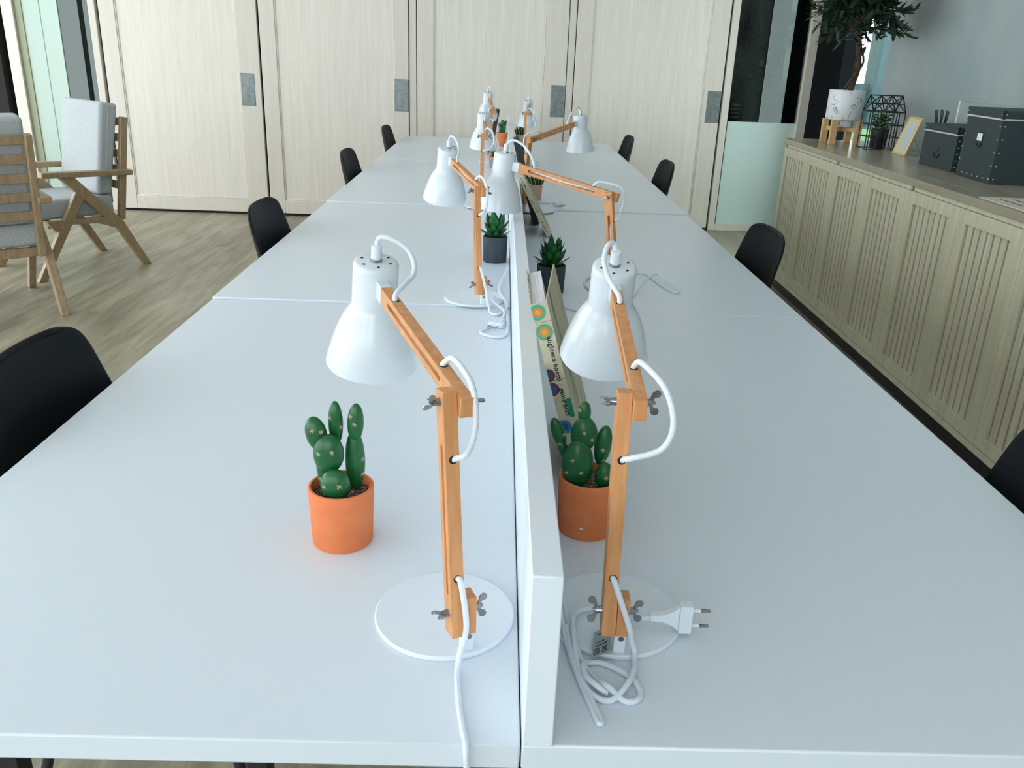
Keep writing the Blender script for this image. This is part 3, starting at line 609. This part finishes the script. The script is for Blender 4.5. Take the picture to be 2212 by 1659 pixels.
bk = book((.0985, .440, .741), .283, .0262, .305, .215, 'thick cream book with coloured circles on its spine, leaning on the divider', M['book_cover'], M['book_side'], flare=.11)
def discs(specs, name='spine_circle'):
    th = .0262
    for (cx, cz_, rings) in specs:
        for i, (r, mk) in enumerate(rings):
            pts = []
            for k in range(48):
                a = 2*PI*k/48; pts.append((min(max(cx+r*math.cos(a), .0002), th-.0002), cz_+r*math.sin(a)))
            b = MB(); b.prism(pts, -.0002-.00008*i, .0002, 'y'); b.build(name, M['dot_'+mk], bk)
g = (.0108, 'green'); o1 = (.0072, 'orange'); yl = (.0042, 'yellow')
discs([(.0085, .2905, ((.0125, 'green'), (.0080, 'orange'), (.0045, 'yellow'))), (.0115, .2580, ((.0130, 'green'), (.0085, 'orange'), (.0045, 'yellow'))), (.0005, .1880, ((.0110, 'maroon'), (.0070, 'blue'))), (.0020, .1640, ((.0110, 'maroon'), (.0070, 'blue'))), (.0235, .1365, ((.0085, 'teal'),)), (.0245, .1200, ((.0085, 'teal'),)), (.0055, .0980, ((.0120, 'sky'), (.0065, 'blue')))])
b = MB()
for z, x0, x1 in ((.274, .0090, .026), (.178, .0005, .026), (.086, .009, .026)): b.box(x0, x1, -.0002, .0002, z, z+.0005)
b.build('spine_rule', M['ink'], bk)
MT = Matrix.Translation((.0128, -.0004, .2500)) @ Matrix.Rotation(PI/2, 4, 'X') @ Matrix.Rotation(-PI/2, 4, 'Z')
text_mesh('alighiero boetti - game plan', .0106, M['ink'], bk, 'spine_lettering', MT, .00022)
bk2 = book((.1450, 2.400, .7405), .492, .020, .276, .185, 'thin greenish beige book leaning steeply on the divider near the third right lamp', M['book_cover'], M['book_side'])
b = MB(); random.seed(4)
for z in [.02+.0075*k for k in range(33)]:
    if 8 < (z*1000) % 90 < 62: b.box(.006, .006+random.uniform(.002, .008), -.0003, .0002, z, z+.003)
b.build('spine_print', M['ink'], bk2)
bk3 = book((.1000, 2.625, .7405), .276, .025, .338, .215, 'black folder leaning on the right side of the divider behind the beige book', M['blackbook'], M['blackbook'], False, name='folder')
bk4 = book((-.1290, 5.10, tz(-1, 5.1)+.003), -.16, .028, .285, .20, 'black folder with a white label at the far left by the small cactus', M['blackbook'], M['blackbook'], False, name='folder')
MB().box(-.0008, .0, .03, .10, .17, .24).box(.003, .017, -.0006, 0, .215, .262).build('spine_label', M['whitepaper'], bk4)

# ------------------------------------------------------------------ black shell chairs at the desks
def make_chair():
    root = empty('shell_chair')
    prof = [(-.232, .845, .100), (-.236, .840, .150), (-.236, .825, .182), (-.232, .788, .198), (-.224, .735, .203), (-.212, .670, .212), (-.196, .600, .220), (-.172, .535, .225), (-.135, .485, .228), (-.080, .457, .228), (0, .447, .226), (.10, .449, .222), (.17, .452, .214), (.205, .448, .195), (.222, .438, .150)]
    prof = [(a, b2, c*1.06) for a, b2, c in prof]; n = 14; vs = []; fs = []
    for i, (x, z, hw) in enumerate(prof):
        t = i/(len(prof)-1); wrap = .060*max(0, 1-abs(i-5.5)/7.5)
        for k in range(n+1):
            u = -1+2*k/n; vs.append((x+wrap*abs(u)**2.2*(1 if i < 9 else .3), hw*u, z+(.022*abs(u)**2.4 if 7 < i < 14 else 0)))
    for i in range(len(prof)-1):
        for k in range(n): fs.append((i*(n+1)+k, i*(n+1)+k+1, (i+1)*(n+1)+k+1, (i+1)*(n+1)+k))
    b = MB(); b.add(vs, fs); sh = b.build('shell', M['blackshell'], root, angle=80)
    m = sh.modifiers.new('Solidify', 'SOLIDIFY'); m.thickness = .013; m.offset = 0
    m = sh.modifiers.new('Subdivision', 'SUBSURF'); m.levels = 1; m.render_levels = 2
    for sx, sy in ((1, 1), (1, -1), (-1, 1), (-1, -1)):
        MB().cyl((.10*sx-.01, .12*sy, .437), (.20*sx-.01, .205*sy, 0), .014, .010, 14).build('leg', M['blacksteel'], root)
    MB().box(-.12, .12, -.13, .13, .425, .440).build('seat_mount', M['blacksteel'], root, bevel=.004)
    return root
chairs = [(-1, .70, 'black shell chair at the front left desk, large at the left edge'), (-1, 2.34, 'second black shell chair from the front on the left side, before the floor gap'), (-1, 4.13, 'third black shell chair from the front on the left side of the desks'), (-1, 5.82, 'farthest black shell chair on the left side of the desks'),
          (1, .36, 'black shell chair at the front right desk, cut by the right edge'), (1, 2.15, 'second black shell chair from the front on the right, in front of the slatted cabinets'), (1, 4.12, 'third black shell chair from the front on the right side of the desks'), (1, 5.70, 'farthest black shell chair on the right side of the desks')]
proto = make_chair()
for i, (sd, y, lb) in enumerate(chairs):
    o = proto if i == 0 else copy_tree(proto)
    o.location = (sd*.690, y, 0); o.rotation_euler = (0, 0, 0 if sd < 0 else PI); tag(o, lb, 'chair', 'black shell chairs around the desks')

# ------------------------------------------------------------------ oak armchairs
def make_armchair():
    r = empty('armchair'); W = .585; t = .040
    for y0 in (0, W-t):
        y1 = y0+t
        b = MB(); b.prism([(.178, .604), (.268, .604), (.549, .302), (.704, 0), (.655, 0), (.501, .268)], y0, y1); b.build('rear_leg', M['oak'], r, bevel=.004)
        b = MB(); b.prism([(.281, .520), (.322, .474), (.024, 0), (-.027, 0)], y0+.002, y1-.002); b.build('front_leg', M['oak'], r, bevel=.003)
        b = MB(); b.prism([(.075, .352), (.480, .338), (.520, .262), (.500, .262), (.386, .306), (.230, .316), (.120, .286)], y0+.004, y1-.004); b.build('side_rail', M['oak'], r, bevel=.003)
        b = MB(); q = (y0-.012, y0+.052) if y0 == 0 else (y1-.052, y1+.012)
        b.prism([(.080, .602), (.080, .637), (.645, .614), (.645, .580)], *q); b.build('armrest', M['oak'], r, bevel=.006)
        b = MB(); yy = (y0+t, y0+t+.034) if y0 == 0 else (y0-.034, y0)
        b.prism([(.640, .930), (.684, .924), (.586, .300), (.545, .306)], *yy); b.build('back_post', M['oak'], r, bevel=.004)
    def post_x(z): return .5625+(z-.305)*(.0955/.62)
    for k in range(5):
        z1 = .922-.0955*k; z0 = z1-.047; b = MB()
        b.prism([(post_x(z1)-.022, z1), (post_x(z1)-.004, z1), (post_x(z0)-.004, z0), (post_x(z0)-.022, z0)], t+.034, W-t-.034); b.build('back_slat', M['oak'], r, bevel=.002)
    MB().box(.495, .530, t, W-t, .292, .340).build('cross_rail', M['oak'], r, bevel=.003)
    MB().box(.095, .130, t, W-t, .300, .345).build('cross_rail', M['oak'], r, bevel=.003)
    def cushion(name, poly, y0, y1, bev):
        b = MB(); b.prism(poly, y0, y1); o = b.build(name, M['fabric'], r, bevel=bev, seg=5); return o
    c = cushion('seat_cushion', [(.030, .352), (.030, .470), (.525, .462), (.525, .345)], t+.006, W-t-.006, .022)
    def bx(z): return .555+(z-.44)*.15
    c2 = cushion('back_cushion', [(bx(.462)-.125, .470), (bx(1.015)-.115, 1.022), (bx(1.015)+.0, 1.004), (bx(.462)-.028, .462)], t+.020, W-t-.020, .024)
    for cc, pts in ((c2, [(bx(.49)-.068, .49), (bx(.99)-.062, .995)]), ):
        for y in (t+.0195, W-t-.0195):
            q = MB(); q.tube([(p[0], y, p[1]) for p in pts], .0022, 6, 1); q.build('piping', M['fabric'], cc)
    return r
ac = make_armchair(); ac.location = (-2.7587, 4.2127, 0); ac.rotation_euler = (0, 0, math.atan2(.793, .609))
tag(ac, 'oak armchair with grey cushions seen from its side in front of the glazed door', 'armchair', 'oak armchairs')
ac2 = copy_tree(ac); ac2.location = (-3.205, 3.739, 0); ac2.rotation_euler = (0, 0, math.atan2(-.76, .65))
tag(ac2, 'oak armchair seen from behind at the left edge, slatted back towards us', 'armchair', 'oak armchairs')

# ------------------------------------------------------------------ slatted cabinets along the right wall
CR = -.0150; CO = Vector((1.757, 4.757, 0))
MC = Matrix.Translation(CO) @ Matrix.Rotation(CR, 4, 'Z')
def cw(x, y, z=0): return MC @ Vector((x, y, z))
DW = .458
def make_cabinet():
    r = empty('slatted_cabinet')
    MB().box(.024, .56, -2*DW+.0015, -.0015, .085, .912).build('carcass', M['cabinet'], r)
    MB().box(.045, .55, -2*DW+.001, -.001, 0, .085).build('plinth', M['blacksteel'], r)
    MB().box(.0, .023, -2*DW+.0015, -.0015, .085, .1115).build('bottom_rail', M['cabinet'], r, bevel=.001)
    MB().box(.008, .023, -2*DW+.03, -.03, .897, .9145).build('finger_pull', M['cabinet'], r)
    for y0, y1 in ((-.014, -.0015), (-2*DW+.0015, -2*DW+.014)): MB().box(.0, .023, y0, y1, .897, .9145).build('end_block', M['cabinet'], r, bevel=.001)
    MB().box(.010, .016, -.030, -.014, .897, .9145).build('pull_notch', M['hole'], r)
    for k in range(2):
        y1 = -k*DW-.0015; y0 = -(k+1)*DW+.0015
        d = MB().box(0, .0225, y0, y0+.069, .114, .895).box(0, .0225, y1-.055, y1, .114, .895).box(0, .0225, y0+.069, y1-.055, .114, .166).box(0, .0225, y0+.069, y1-.055, .844, .895).build('door', M['cabinet'], r, bevel=.0012)
        a, c = y0+.069, y1-.055; n = 7; pitch = (c-a)/n
        s = MB()
        for j in range(n): s.box(.009, .0205, a+j*pitch, a+(j+1)*pitch-.0125, .166, .844)
        s.build('slats', M['cabinet'], d, bevel=.001)
        MB().box(.0206, .0224, a, c, .166, .844).build('backing', M['hole'], d)
    return r
cab = make_cabinet()
cl = ['slatted grey oak cabinet unit at the far end, beside the right glazed door', 'second slatted oak cabinet unit from the far end, under the picture frame', 'slatted grey oak cabinet unit under the two lidded boxes', 'slatted grey oak cabinet unit at the right edge, behind the front right chair', 'nearest slatted grey oak cabinet unit, mostly hidden behind the front right chair']
for i in range(5):
    o = cab if i == 0 else copy_tree(cab)
    o.location = cw(0, -i*2*DW); o.rotation_euler = (0, 0, CR); tag(o, cl[i], 'cabinet', 'slatted cabinets along the right wall')
CT = .9456
wt = MB(); wt.M = MC
wt.add([(-.001, .045, z) for z in (.915, CT)]+[(.545, .045, z) for z in (.915, CT)]+[(.545+.07, -10*DW, z) for z in (.915, CT)]+[(-.001, -10*DW, z) for z in (.915, CT)], [(0, 2, 3, 1), (2, 4, 5, 3), (4, 6, 7, 5), (6, 0, 1, 7), (1, 3, 5, 7), (0, 6, 4, 2)])
tag(wt.build('worktop', M['counter'], bevel=.002), 'long grey oak worktop over the slatted cabinets along the right wall', 'worktop')
vg = empty('pale_lined_sheet', (1.747, 2.405, CT)); vg.rotation_euler = (0, 0, CR); tag(vg, 'flat pale sheet with dark lines on the worktop at the right edge', 'sheet')  # flat pale sheet with thin dark strips on top
MB().box(0.0, .24, -.62, 0, 0, .003).build('plate', M['palesheet'], vg, bevel=.001)
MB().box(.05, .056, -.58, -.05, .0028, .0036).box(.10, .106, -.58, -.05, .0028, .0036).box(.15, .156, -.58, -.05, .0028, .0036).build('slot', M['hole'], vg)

# ------------------------------------------------------------------ things on the worktop
st = empty('plant_stand', (2.017, 4.556, CT), 0); tag(st, 'square pine plant stand holding the marbled pot', 'stand')
for sx in (-1, 1):
    for sy in (-1, 1):
        MB().box(sx*.074-.019, sx*.074+.019, sy*.074-.012, sy*.074+.012, 0, .139).build('leg', M['pine'], st, bevel=.002)
for a, z in ((PI/4, .070), (-PI/4, .0705)):
    b = MB(); b.M = Matrix.Rotation(a, 4, 'Z'); b.box(-.092, .092, -.011, .011, z, .095-(z-.07)); b.build('cross_bar', M['pine'], st, bevel=.002)
tr = empty('potted_tree', (2.017, 4.556, CT+.0955)); tag(tr, 'small leafy tree with twisted trunk in a veined white pot', 'tree')
MB().lathe([(0, 0), (.055, 0), (.058, .003), (.058, .0435), (.100, .0437), (.103, .048), (.103, .208), (.101, .211), (.095, .211), (.094, .18), (0, .18)], 64).build('pot', M['marble'], tr, angle=40)
MB().lathe([(0, .185), (.094, .183), (.094, .178), (0, .178)], 40).build('soil', M['soil'], tr)
z0 = CT+.0955
def tl(x, z, y=0): return (x-2.072, y, z-1.0295)
trunk = [tl(2.080, 1.20), tl(2.092, 1.27), tl(2.108, 1.34), tl(2.114, 1.40, .01), tl(2.092, 1.48, .006), tl(2.080, 1.56), tl(2.084, 1.66), tl(2.09, 1.78)]
MB().tube(trunk, [.018, .012], 12, 6).build('trunk', M['bark'], tr)
b = MB(); b.tube([tl(2.060, 1.21), tl(2.050, 1.255, -.015), tl(2.072, 1.30, -.02), tl(2.104, 1.345, -.022), tl(2.136, 1.40, .0), tl(2.118, 1.47, .015), tl(2.08, 1.54, .0)], .0062, 8, 6)
b.tube([tl(2.09, 1.22), tl(2.10, 1.30, .02), tl(2.086, 1.36, -.015), tl(2.084, 1.43, -.02), tl(2.10, 1.50, -.012), tl(2.06, 1.57, -.01)], .0045, 8, 6)
b.build('vine_stem', M['bark'], tr)
random.seed(21)
br = MB(); fo = MB()
for k in range(125):
    a = random.random()*2*PI; e = random.uniform(-.50, 1.1); L = random.uniform(.16, .35)
    zb = random.uniform(1.55, 1.80)
    s = Vector(tl(2.096, zb)); d = Vector((math.cos(a)*math.cos(e), math.sin(a)*math.cos(e), math.sin(e)))
    if s.x+d.x*(L+.06) > .355: L = max(.08, (.355-s.x)/max(d.x, .05)-.06)
    mid = s+d*L*.55+Vector((0, 0, .03)); tip = s+d*L+Vector((0, 0, -.01))
    br.tube([s, mid, tip], [.0042, .0016], 6, 4)
    for j in range(15):
        t = .28+.72*j/14; p = s.lerp(mid, t/.55) if t < .55 else mid.lerp(tip, (t-.55)/.45)
        side = Vector((random.uniform(-1, 1), random.uniform(-1, 1), random.uniform(-.5, .8)))
        dd = (d*.75+side*.8).normalized()
        if p.x+dd.x*.085 > .385: dd.x = -abs(dd.x)
        fo.leaf(p, dd, Vector((random.uniform(-.5, .5), random.uniform(-.5, .5), 1)), random.uniform(.055, .09), random.uniform(.009, .013), bend=random.uniform(-.012, .006), n=4)
br.build('branches', M['bark'], tr); fo.build('foliage', M['leaf'], tr, angle=70)

# wire house
wh = empty('wire_house', (2.044, 4.200, CT)); tag(wh, 'black wire house lantern standing over a small potted plant on the worktop', 'lantern')
b = MB(); wx, wy, ev, rg = .185, .145, .205, .292; r = .0031
def bar(p, q): b.cyl(p, q, r, n=6)
for y in (0, wy):
    for k in range(5): bar((wx*k/4, y, 0), (wx*k/4, y, ev))
    for z in (0, ev*.33, ev*.66, ev): bar((0, y, z), (wx, y, z))
    ym = wy/2; s = 1 if y == 0 else -1
    zm = (ev+rg)/2; yq = (y+ym)/2
    bar((0, yq, zm), (wx, yq, zm))
    for k in range(4):
        bar((wx*k/3, ym, rg), (wx*(k-.5 if k else 0)/3, yq, zm)); bar((wx*k/3, ym, rg), (wx*(k+.5 if k < 3 else 3)/3, yq, zm))
    for k in range(3):
        c = wx*(k+.5)/3; bar((c, yq, zm), (wx*k/3, y, ev)); bar((c, yq, zm), (wx*(k+1)/3, y, ev))
    for x in (0, wx): bar((x, ym, rg), (x, y, ev))
bar((0, wy/2, rg), (wx, wy/2, rg))
for x in (0, wx):
    for z in (0, ev*.33, ev*.66, ev): bar((x, 0, z), (x, wy, z))
    bar((x, wy/2, 0), (x, wy/2, ev)) if x else None
b.build('wire_frame', M['blacksteel'], wh)
hp = empty('potted_herb', (2.132, 4.270, CT+.0035)); tag(hp, 'small leafy plant in a black pot inside the wire house', 'plant')
pot_cyl(hp, .050, .042, .105, M['blacksteel'], .003, M['soil'], .01)
b = MB(); random.seed(9)
for k in range(150):
    a = random.random()*2*PI; rr = random.uniform(0, .052); z = random.uniform(.10, .185); d = Vector((math.cos(a), math.sin(a), random.uniform(-.2, .9)))
    p = Vector((rr*math.cos(a), rr*math.sin(a)*.9, z))
    if p.x+d.x*.02 > .085: continue
    b.leaf(p, d, (random.uniform(-.4, .4), random.uniform(-.4, .4), 1), random.uniform(.018, .030), .0085, n=3)
for k in range(10):
    a = 2*PI*k/10; b.cyl((0, 0, .09), (.045*math.cos(a), .04*math.sin(a), .165), .0012, n=5)
b.build('foliage', M['leaf2'], hp, angle=70)
# brass picture frame, leaning back
pf = empty('picture_frame', (2.118, 3.958, CT+.001), 0); tag(pf, 'slim brass picture frame leaning between the wire house and the smaller grey box', 'picture frame')
b = MB(); T = Matrix.Rotation(.30, 4, 'Y'); b.M = T
Wf, Hf = .158, .208
b.box(0, .012, -Wf/2, -Wf/2+.010, 0, Hf).box(0, .012, Wf/2-.010, Wf/2, 0, Hf).box(0, .012, -Wf/2+.01, Wf/2-.01, 0, .010).box(0, .012, -Wf/2+.01, Wf/2-.01, Hf-.010, Hf)
b.build('frame', M['brass'], pf, bevel=.001)
b = MB(); b.M = T; b.box(.004, .009, -Wf/2+.01, Wf/2-.01, .010, Hf-.010); b.build('mount', mat('cream_mount', srgb(214, 204, 160), .6), pf)
b = MB(); b.M = T; b.box(.0032, .0042, -Wf/2+.034, Wf/2-.034, .030, Hf-.034); b.build('picture', mat('pale_picture', srgb(196, 204, 206), .4), pf)
b = MB(); b.cyl(T @ Vector((.012, 0, Hf*.6)), (.135, 0, .002), .003, n=8); b.build('prop', M['brass'], pf)
# reed diffuser
rd = empty('reed_diffuser', (2.202, 3.71, CT)); tag(rd, 'bundle of black reed sticks in a small bottle behind the smaller grey box', 'reed diffuser')
MB().lathe([(0, 0), (.030, 0), (.032, .003), (.032, .060), (.014, .075), (.012, .095), (.009, .095), (.009, .03), (0, .03)], 32).build('bottle', M['slate'], rd)
for k in range(9):
    a = (k-4)*.085; MB().cyl(((k-4)*.0012, (k % 3-1)*.003, .032), (-.012+math.sin(a)*.03, -math.sin(a)*.17+(k % 3-1)*.006, .252-abs(a)*.02), .0024, n=8).build('reed', M['ink'], rd)
# lidded boxes
def lid_box(loc, rz, W, H, lid, D, label, left, kind):
    """front face looks to -x; W along y (front left corner at the origin, running towards -y), D in depth"""
    r = empty('storage_box', loc, rz); tag(r, label, 'box', 'slate grey lidded boxes on the worktop')
    e = .004
    MB().box(e, D-e, -W+e, -e, 0, H-lid-.004).build('body', M['boxgrey'], r, bevel=.002)
    MB().box(.0015, D-.0015, -W+.0015, -.0015, H-lid-.006, H-lid+.001).build('rim', M['boxlip'], r)
    MB().box(0, D, -W, 0, H-lid, H).build('lid', M['boxgrey'], r, bevel=.0035)
    def rivet(x, y, z, ax):
        d = (-.0018, 0, 0) if ax == 'x' else (0, -.0018, 0)
        MB().cyl((x, y, z), (x+d[0], y+d[1], z), .0036, .0022, 10).build('rivet', M['rivet'], r)
    n = 5
    for k in range(n):
        z = .02+(H-lid-.05)*k/(n-1)
        rivet(.02, -W+e, z, 'y')
        if kind == 'card': rivet(e, -.014, z, 'x'); rivet(e, -W+.014, z, 'x')
    for k in range(1, 6):
        if kind == 'card': rivet(e, -.014-(W-.028)*k/6, .018, 'x')
    for y in (-.010, -W+.012): rivet(0, y, H-lid*.5, 'x')
    rivet(.012, -W, H-lid*.5, 'y')
    MB().box(-.0012, .010, -W-.0012, -W+.010, H-lid-.001, H+.0008).build('corner_clip', M['blacksteel'], r)
    if kind == 'ring':
        b = MB(); b.tube([(e-.004, -W*.5+.028*math.cos(t), H*.42-.016+.020*math.sin(t)) for t in [PI+PI*k/8 for k in range(9)]], .003, 8, 2); b.build('handle', M['leather'], r)
        MB().prism([(-W*.5+.012*math.cos(2*PI*k/20), H*.44+.012*math.sin(2*PI*k/20)) for k in range(20)], e-.003, e+.001, 'x').build('handle_plate', M['leather'], r)
    else:
        MB().box(e-.003, e+.001, -W*.5-.028, -W*.5+.028, H*.60-.020, H*.60+.022).build('label_holder', M['leather'], r, bevel=.001)
        MB().box(e-.0036, e-.0026, -W*.5-.022, -W*.5+.022, H*.60-.014, H*.60+.016).build('label_card', M['whitepaper'], r)
        b = MB(); b.tube([(e-.004, -W*.5+.026*math.cos(t), H*.60-.022+.016*math.sin(t)) for t in [PI+PI*k/8 for k in range(9)]], .003, 8, 2); b.build('handle', M['leather'], r)
    return r
lid_box((2.038, 3.548, CT), CR, .343, .196, .030, .25, 'smaller slate grey lidded box without a card, next to the picture frame', 0, 'ring')
lid_box((2.018, 3.136, CT), -.075, .335, .293, .032, .27, 'bigger slate grey lidded box with a white card on its front, at the right edge', 0, 'card')
# low grey panel on the concrete wall behind the boxes
wp = empty('wall_panel', (WX, 3.98, 0)); tag(wp, 'low grey panel with a white edge strip fixed to the wall behind the boxes', 'panel')
MB().box(-.014, -.0005, -2.9, -.012, CT+.002, 1.232).build('board', M['panelgrey'], wp, bevel=.001)
MB().box(-.016, -.0005, -.012, 0, CT+.002, 1.232).build('edge_strip', M['whitepaper'], wp)

# ------------------------------------------------------------------ garden room behind the glazed doors
pb = empty('side_table', (2.35, 7.75, 0)); tag(pb, 'dark side table seen through the right glazed door', 'table')
MB().box(-.75, .26, -.25, .25, .84, .88).build('table_top', M['boxgrey'], pb)
for sx in (-.7, .2): MB().box(sx-.03, sx+.03, -.2, .2, 0, .84).build('leg', M['blacksteel'], pb)
lt = empty('lemon_tree', (2.22, 7.70, .88)); tag(lt, 'bushy dark plant with a yellow lemon seen through the right glazed door', 'tree')
pot_cyl(lt, .10, .08, .19, M['slate'], .006, M['soil'], .01)
random.seed(31); fo = MB(); br = MB()
for k in range(70):
    a = random.random()*2*PI; e = random.uniform(-.5, 1.5); L = random.uniform(.15, .38); s = Vector((0, 0, random.uniform(.30, .60)))
    d = Vector((math.cos(a)*math.cos(e), math.sin(a)*math.cos(e)*.6, math.sin(e))); br.tube([s, s+d*L*.5, s+d*L], [.004, .002], 5, 2)
    for j in range(10):
        p = s+d*L*(.3+.7*j/9); dd = d+Vector((random.uniform(-1, 1), random.uniform(-1, 1), random.uniform(-.6, .6)))
        fo.leaf(p, dd, (random.uniform(-.5, .5), random.uniform(-.5, .5), 1), random.uniform(.06, .10), .016, n=4)
br.tube([(0, 0, .17), (.01, 0, .4), (0, 0, .62)], [.014, .01], 8, 4)
br.build('branches', M['bark'], lt); fo.build('foliage', M['leaf'], lt, angle=70)
MB().ball((.08, -.26, .50), (.026, .026, .034), n=18, m=12).build('lemon', M['lemon'], lt)
vs = empty('bottle_vase', (1.88, 7.55, .88)); tag(vs, 'dark bottle vase seen through the right glazed door near its left edge', 'vase')
MB().lathe([(0, 0), (.05, 0), (.055, .02), (.045, .06), (.016, .10), (.012, .22), (.017, .235), (.010, .235), (.009, .1), (0, .05)], 32).build('body', M['slate'], vs)
jr = empty('striped_jar', (2.12, 7.48, .88)); tag(jr, 'black and white striped jar seen through the right glazed door', 'jar')
for k in range(8): MB().lathe([(0, k*.018), (.042, k*.018), (.044, k*.018+.009), (.042, k*.018+.018), (0, k*.018+.018)], 28).build('band', M['blacksteel'] if k % 2 == 0 else M['potwhite'], jr)
struct(MB().box(2.36, 2.42, 8.3, 8.33, 0, CZ).build('trim_5', mat('teal_glass_edge', srgb(70, 130, 128), .12)))
struct(MB().box(-4.21, -3.2, 7.6, 7.63, 0, CZ).build('wall_side', M['darkwall']))

# ------------------------------------------------------------------ daylight
wd = bpy.data.worlds.new('World'); sc.world = wd; wd.use_nodes = True
bg = wd.node_tree.nodes['Background']; bg.inputs['Color'].default_value = (.88, .955, 1.0, 1); bg.inputs['Strength'].default_value = 4.55
def portal(loc, rot, sx, sy):
    l = bpy.data.lights.new('sky_portal', 'AREA'); l.shape = 'RECTANGLE'; l.size = sx; l.size_y = sy; l.cycles.is_portal = True
    o = bpy.data.objects.new('sky_portal', l); COL.objects.link(o); o.location = loc; o.rotation_euler = rot
portal((LX-.02, (RY+WY)/2, 1.5), (0, -PI/2, 0), 2.95, WY-RY)
portal(((LX+.6)/2, RY-.02, 1.5), (PI/2, 0, 0), .6-LX, 2.6)
portal((WX+.3, 5.8, 1.25), (0, PI/2, 0), 2.5, 1.5)
portal((8, 13, 8), (0, 0, 0), 16, 18)

# ------------------------------------------------------------------ camera
f, yaw, pitch, roll, cx, cy, cz0 = CAMP = (1833.2584, .0222, .3711, .0389, -.0357, -.7817, 1.3821)
fw = Vector((math.sin(yaw)*math.cos(pitch), math.cos(yaw)*math.cos(pitch), -math.sin(pitch)))
rt = Vector((math.cos(yaw), -math.sin(yaw), 0)); up = rt.cross(fw)
r_ = rt*math.cos(roll)+up*math.sin(roll); u_ = -rt*math.sin(roll)+up*math.cos(roll)
cam = bpy.data.cameras.new('Camera'); co = bpy.data.objects.new('Camera', cam); COL.objects.link(co)
co.matrix_world = Matrix(((r_.x, u_.x, -fw.x, cx), (r_.y, u_.y, -fw.y, cy), (r_.z, u_.z, -fw.z, cz0), (0, 0, 0, 1)))
cam.sensor_fit = 'HORIZONTAL'; cam.sensor_width = 36; cam.lens = 36*f/2212; cam.clip_start = .02; cam.clip_end = 200
sc.camera = co
sc.cycles.max_bounces = 10; sc.cycles.diffuse_bounces = 5; sc.cycles.glossy_bounces = 4; sc.cycles.transparent_max_bounces = 12
sc.cycles.use_denoising = True; sc.cycles.sample_clamp_indirect = 8
sc.view_settings.view_transform = 'Standard'; sc.view_settings.look = 'None'; sc.view_settings.gamma = 1; sc.view_settings.use_curve_mapping = False
sc.view_settings.exposure = 0.0
